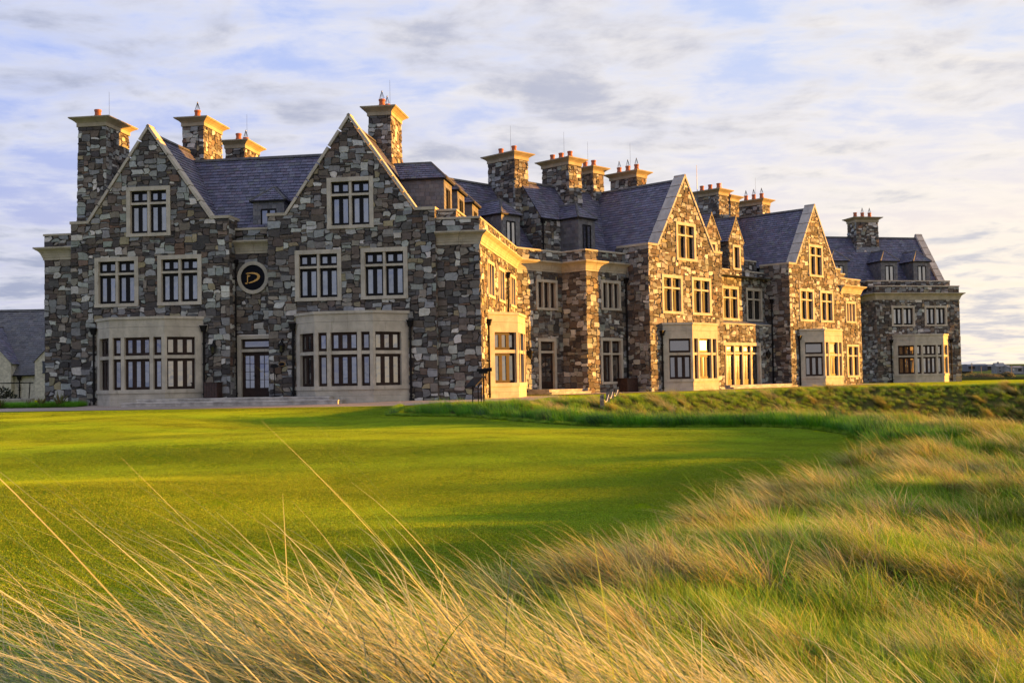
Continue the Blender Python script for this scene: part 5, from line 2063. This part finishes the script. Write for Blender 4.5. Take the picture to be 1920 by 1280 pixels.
def scatter(name, pts, rot, scl, idx, tint, label):
    me = bpy.data.meshes.new(name)
    me.vertices.add(len(pts))
    me.vertices.foreach_set('co', pts.astype('f').ravel())
    for nm, ty, data, key in (('rot', 'FLOAT_VECTOR', rot, 'vector'), ('scl', 'FLOAT', scl, 'value'), ('idx', 'INT', idx, 'value')):
        a = me.attributes.new(nm, ty, 'POINT')
        a.data.foreach_set(key, (data.astype('i') if ty == 'INT' else data.astype('f')).ravel())
    a = me.attributes.new('tint', 'FLOAT_COLOR', 'POINT')
    t4 = np.ones((len(pts), 4), 'f')
    t4[:, :3] = tint
    a.data.foreach_set('color', t4.ravel())
    me.update()
    o = bpy.data.objects.new(name, me)
    COL.objects.link(o)
    tag(o, label, 'grass', kind='stuff')
    ng = bpy.data.node_groups.get('scatter_tufts')
    if ng is None:
        ng = bpy.data.node_groups.new('scatter_tufts', 'GeometryNodeTree')
        ng.interface.new_socket('Geometry', in_out='INPUT', socket_type='NodeSocketGeometry')
        ng.interface.new_socket('Geometry', in_out='OUTPUT', socket_type='NodeSocketGeometry')
        N, Lk = ng.nodes, ng.links
        gi, go = N.new('NodeGroupInput'), N.new('NodeGroupOutput')
        iop = N.new('GeometryNodeInstanceOnPoints')
        ci = N.new('GeometryNodeCollectionInfo')
        ci.inputs['Collection'].default_value = PROTO
        ci.inputs['Separate Children'].default_value = True
        ci.inputs['Reset Children'].default_value = True

        def na(nm, ty):
            q = N.new('GeometryNodeInputNamedAttribute')
            q.data_type = ty
            q.inputs['Name'].default_value = nm
            return q.outputs[0]
        er = N.new('FunctionNodeEulerToRotation')
        Lk.new(na('rot', 'FLOAT_VECTOR'), er.inputs[0])
        Lk.new(gi.outputs[0], iop.inputs['Points'])
        Lk.new(ci.outputs[0], iop.inputs['Instance'])
        iop.inputs['Pick Instance'].default_value = True
        Lk.new(na('idx', 'INT'), iop.inputs['Instance Index'])
        Lk.new(er.outputs[0], iop.inputs['Rotation'])
        Lk.new(na('scl', 'FLOAT'), iop.inputs['Scale'])
        Lk.new(iop.outputs[0], go.inputs[0])
    md = o.modifiers.new('scatter', 'NODES')
    md.node_group = ng
    return o


nr = np.random.default_rng(3)


def sample(n, x0, x1, y0, y1):
    x = nr.uniform(x0, x1, n)
    y = nr.uniform(y0, y1, n)
    k = np.abs(x / np.maximum(y, .5)) < .85
    return x[k], y[k]


def clumps(x, y):
    return vnoise(x / .75 + 9, y / .75 + 4, 31) * .5 + vnoise(x / .33, y / .33, 32) * .5


def rough(name, x, y, label, smin, smax, straw_bias=0.0, tall=1.0, tuss=.05):
    sd = green_sd(x, y)
    fl = y - far_line(x)
    keep = (sd < -.02) & (fl < .4)
    x, y, sd, fl = x[keep], y[keep], sd[keep], fl[keep]
    c = clumps(x, y) + straw_bias
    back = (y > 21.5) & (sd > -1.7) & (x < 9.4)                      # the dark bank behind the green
    u = nr.uniform(0, 1, len(x))
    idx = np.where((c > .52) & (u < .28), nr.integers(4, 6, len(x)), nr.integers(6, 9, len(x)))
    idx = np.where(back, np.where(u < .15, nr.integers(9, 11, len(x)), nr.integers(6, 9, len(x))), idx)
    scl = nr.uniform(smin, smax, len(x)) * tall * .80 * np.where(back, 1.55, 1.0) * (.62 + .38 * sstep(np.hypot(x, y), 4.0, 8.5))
    # straw tussocks: tight clusters that stand clear of the green
    m = int(len(x) * tuss)
    ci = nr.integers(0, len(x), m)
    ci = ci[~back[ci]]
    per = nr.integers(6, 13, len(ci))
    cx_, cy_ = np.repeat(x[ci], per), np.repeat(y[ci], per)
    big = np.repeat(nr.uniform(.65, 1.25, len(ci)), per)
    ox, oy = nr.normal(0, .13, len(cx_)) * big, nr.normal(0, .13, len(cx_)) * big
    tx_, ty_ = cx_ + ox, cy_ + oy
    ts = nr.uniform(smin, smax, len(tx_)) * tall * big * (.62 + .38 * sstep(np.hypot(tx_, ty_), 4.0, 8.5)) * 1.05
    ti = np.where(nr.uniform(0, 1, len(tx_)) < .85, nr.integers(0, 4, len(tx_)), nr.integers(4, 6, len(tx_)))
    yaw_c = np.repeat(nr.normal(-.25, .45, len(ci)), per)
    tb_ = np.repeat(nr.uniform(.65, 1.15, len(ci)), per)
    x, y = np.concatenate([x, tx_]), np.concatenate([y, ty_])
    idx, scl = np.concatenate([idx, ti]), np.concatenate([scl, ts])
    back = np.concatenate([back, np.zeros(len(tx_), bool)])
    k = green_sd(x, y) < -.02
    x, y, idx, scl, back = x[k], y[k], idx[k], scl[k], back[k]
    yaw = np.concatenate([nr.normal(-.25, .6, len(k) - len(tx_)), yaw_c + nr.normal(0, .25, len(tx_))])[k]
    bri = np.concatenate([np.ones(len(k) - len(tx_)), tb_])[k]
    z = hgt(x, y)
    rot = np.stack([nr.normal(0, .10, len(x)), nr.normal(0, .10, len(x)), yaw], 1)
    g = nr.uniform(.70, 1.2, len(x)) * bri
    tint = np.stack([g * nr.uniform(.92, 1.08, len(x)), g, g * nr.uniform(.85, 1.1, len(x))], 1)
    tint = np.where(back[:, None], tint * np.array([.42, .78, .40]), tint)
    return scatter(name, np.stack([x, y, z], 1), rot, scl, idx, tint, label)


# mown turf of the green: patches of short upright blades laid on the slope of the ground
TURF = [(.23, .42, .006), (.29, .45, .008), (.36, .46, .010), (.19, .37, .006), (.44, .47, .02)]
for k in range(4):
    proto('turf_%02d' % k, (1200, .55, .010, .024, (.0, .6), (.1, 1.2), .0055, 2, 180 + k, TURF), dict(spread=3.0))


def turf(name, x, y, keep, label, sc=1.0):
    x, y = x[keep], y[keep]
    n = len(x)
    e_ = .15
    zx = (hgt(x + e_, y) - hgt(x - e_, y)) / (2 * e_)
    zy = (hgt(x, y + e_) - hgt(x, y - e_)) / (2 * e_)
    g = nr.uniform(.93, 1.07, n) * (.85 + .3 * vnoise(x / 3.5, y / 1.6, 77)) * np.where(green_sd(x, y) < 2.3, .84, 1.0)
    return scatter(name, np.stack([x, y, hgt(x, y) + .032], 1), np.stack([np.arctan(zy), -np.arctan(zx), np.zeros(n)], 1), np.full(n, sc), 11 + nr.integers(0, 4, n),
                   np.stack([g * (.9 + .25 * vnoise(x / 5, y / 2.2, 78)), g, g], 1), label)


x, y = sample(12500, -24, 10, 4.5, 46.5)
turf('turf_grass', x, y, green_sd(x, y) > .35, 'closely mown turf of the putting green')
x, y = sample(9000, -4, 48, 42, 104)
inb = (y - far_line(x) > .6)
for fr, ua, ub, wa in (('A', -32, -8.6, 44.9), ('C', 45, 84, 38.4), ('E', 52, 63, 83.9)):
    a_ = ANG[fr]
    uu, wv = x * math.sin(a_) + y * math.cos(a_), -x * math.cos(a_) + y * math.sin(a_)
    inb &= ~((uu > ua) & (uu < ub) & (wv > wa))
uA, wA = x * math.sin(ANG['A']) + y * math.cos(ANG['A']), -x * math.cos(ANG['A']) + y * math.sin(ANG['A'])
inb &= ~((uA < -5.7) & (wA > 45))
turf('turf_grass', x, y, inb, 'bright mown lawn along the sunlit side of the hotel', 1.3)
# ragged fringe along the edge of the green
tt = nr.uniform(0, 1, 9000)
ei = nr.integers(1, 22, 9000)
px = GP[ei, 0] + (GP[ei + 1, 0] - GP[ei, 0]) * tt + nr.normal(0, .09, 9000)
py = GP[ei, 1] + (GP[ei + 1, 1] - GP[ei, 1]) * tt + nr.normal(0, .09, 9000)
n = 9000
g = nr.uniform(.7, 1.2, n)
scatter('fringe_grass', np.stack([px, py, hgt(px, py)], 1), np.stack([np.zeros(n), np.zeros(n), nr.uniform(0, 6.28, n)], 1), nr.uniform(.12, .40, n), 6 + nr.integers(0, 3, n), np.stack([g, g, g], 1), 'ragged longer grass along the edge of the putting green')
x, y = sample(14500, -3, 12, 2.4, 14)
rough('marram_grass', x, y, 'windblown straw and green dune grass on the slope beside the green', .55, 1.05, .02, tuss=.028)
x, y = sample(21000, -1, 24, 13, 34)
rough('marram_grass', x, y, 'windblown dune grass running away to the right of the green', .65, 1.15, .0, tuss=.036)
x, y = sample(24000, -8, 48, 33, 72)
rough('rough_grass', x, y, 'rough straw and green grass between the green and the sunlit gables', .6, 1.05, .03, tuss=.038)
# ground cover by the garden wall on the left
n = 900
x, y = nr.uniform(-29, -20.9, n), nr.uniform(52.2, 53.6, n)
x, y = x + 0, y + (-.147) * (x + 22) * 1.0
scatter('ground_cover', np.stack([x, y, hgt(x, y)], 1), np.stack([np.zeros(n), np.zeros(n), nr.uniform(0, 6.28, n)], 1), nr.uniform(.6, 1.0, n), nr.integers(6, 9, n), np.ones((n, 3)) * np.array([.55, .9, .6]), 'green ground cover under the sword-leaved plants at the left')

# blades close to the camera
def near_blades(name, n, seed, cx0, cx1, cy0, cy1, L0, L1, th0, th1, wid, cols, label, spread=.22, seg=9, wind=math.pi):
    r = np.random.default_rng(seed)
    x = r.uniform(cx0, cx1, n)
    y = r.uniform(cy0, cy1, n)
    L0 = L0 * (.7 + .3 * 1)
    cl = vnoise(x / .33 + 2, y / .33 + 7, seed)
    Lv = (L0 + (L1 - L0) * r.beta(1.3, 2.2, n)) * (.65 + .75 * cl)
    roots = np.stack([x, y, hgt(x, y) - .03], 1)
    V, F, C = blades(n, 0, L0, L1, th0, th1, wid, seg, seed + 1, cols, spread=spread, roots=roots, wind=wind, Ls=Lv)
    o = bpy.data.objects.new(name, np_mesh(name, V, F, C, M_LEAF))
    COL.objects.link(o)
    return tag(o, label, 'grass', kind='stuff')


FST = [(.66, .59, .27), (.58, .52, .21), (.72, .66, .36), (.50, .46, .19), (.42, .45, .12)]
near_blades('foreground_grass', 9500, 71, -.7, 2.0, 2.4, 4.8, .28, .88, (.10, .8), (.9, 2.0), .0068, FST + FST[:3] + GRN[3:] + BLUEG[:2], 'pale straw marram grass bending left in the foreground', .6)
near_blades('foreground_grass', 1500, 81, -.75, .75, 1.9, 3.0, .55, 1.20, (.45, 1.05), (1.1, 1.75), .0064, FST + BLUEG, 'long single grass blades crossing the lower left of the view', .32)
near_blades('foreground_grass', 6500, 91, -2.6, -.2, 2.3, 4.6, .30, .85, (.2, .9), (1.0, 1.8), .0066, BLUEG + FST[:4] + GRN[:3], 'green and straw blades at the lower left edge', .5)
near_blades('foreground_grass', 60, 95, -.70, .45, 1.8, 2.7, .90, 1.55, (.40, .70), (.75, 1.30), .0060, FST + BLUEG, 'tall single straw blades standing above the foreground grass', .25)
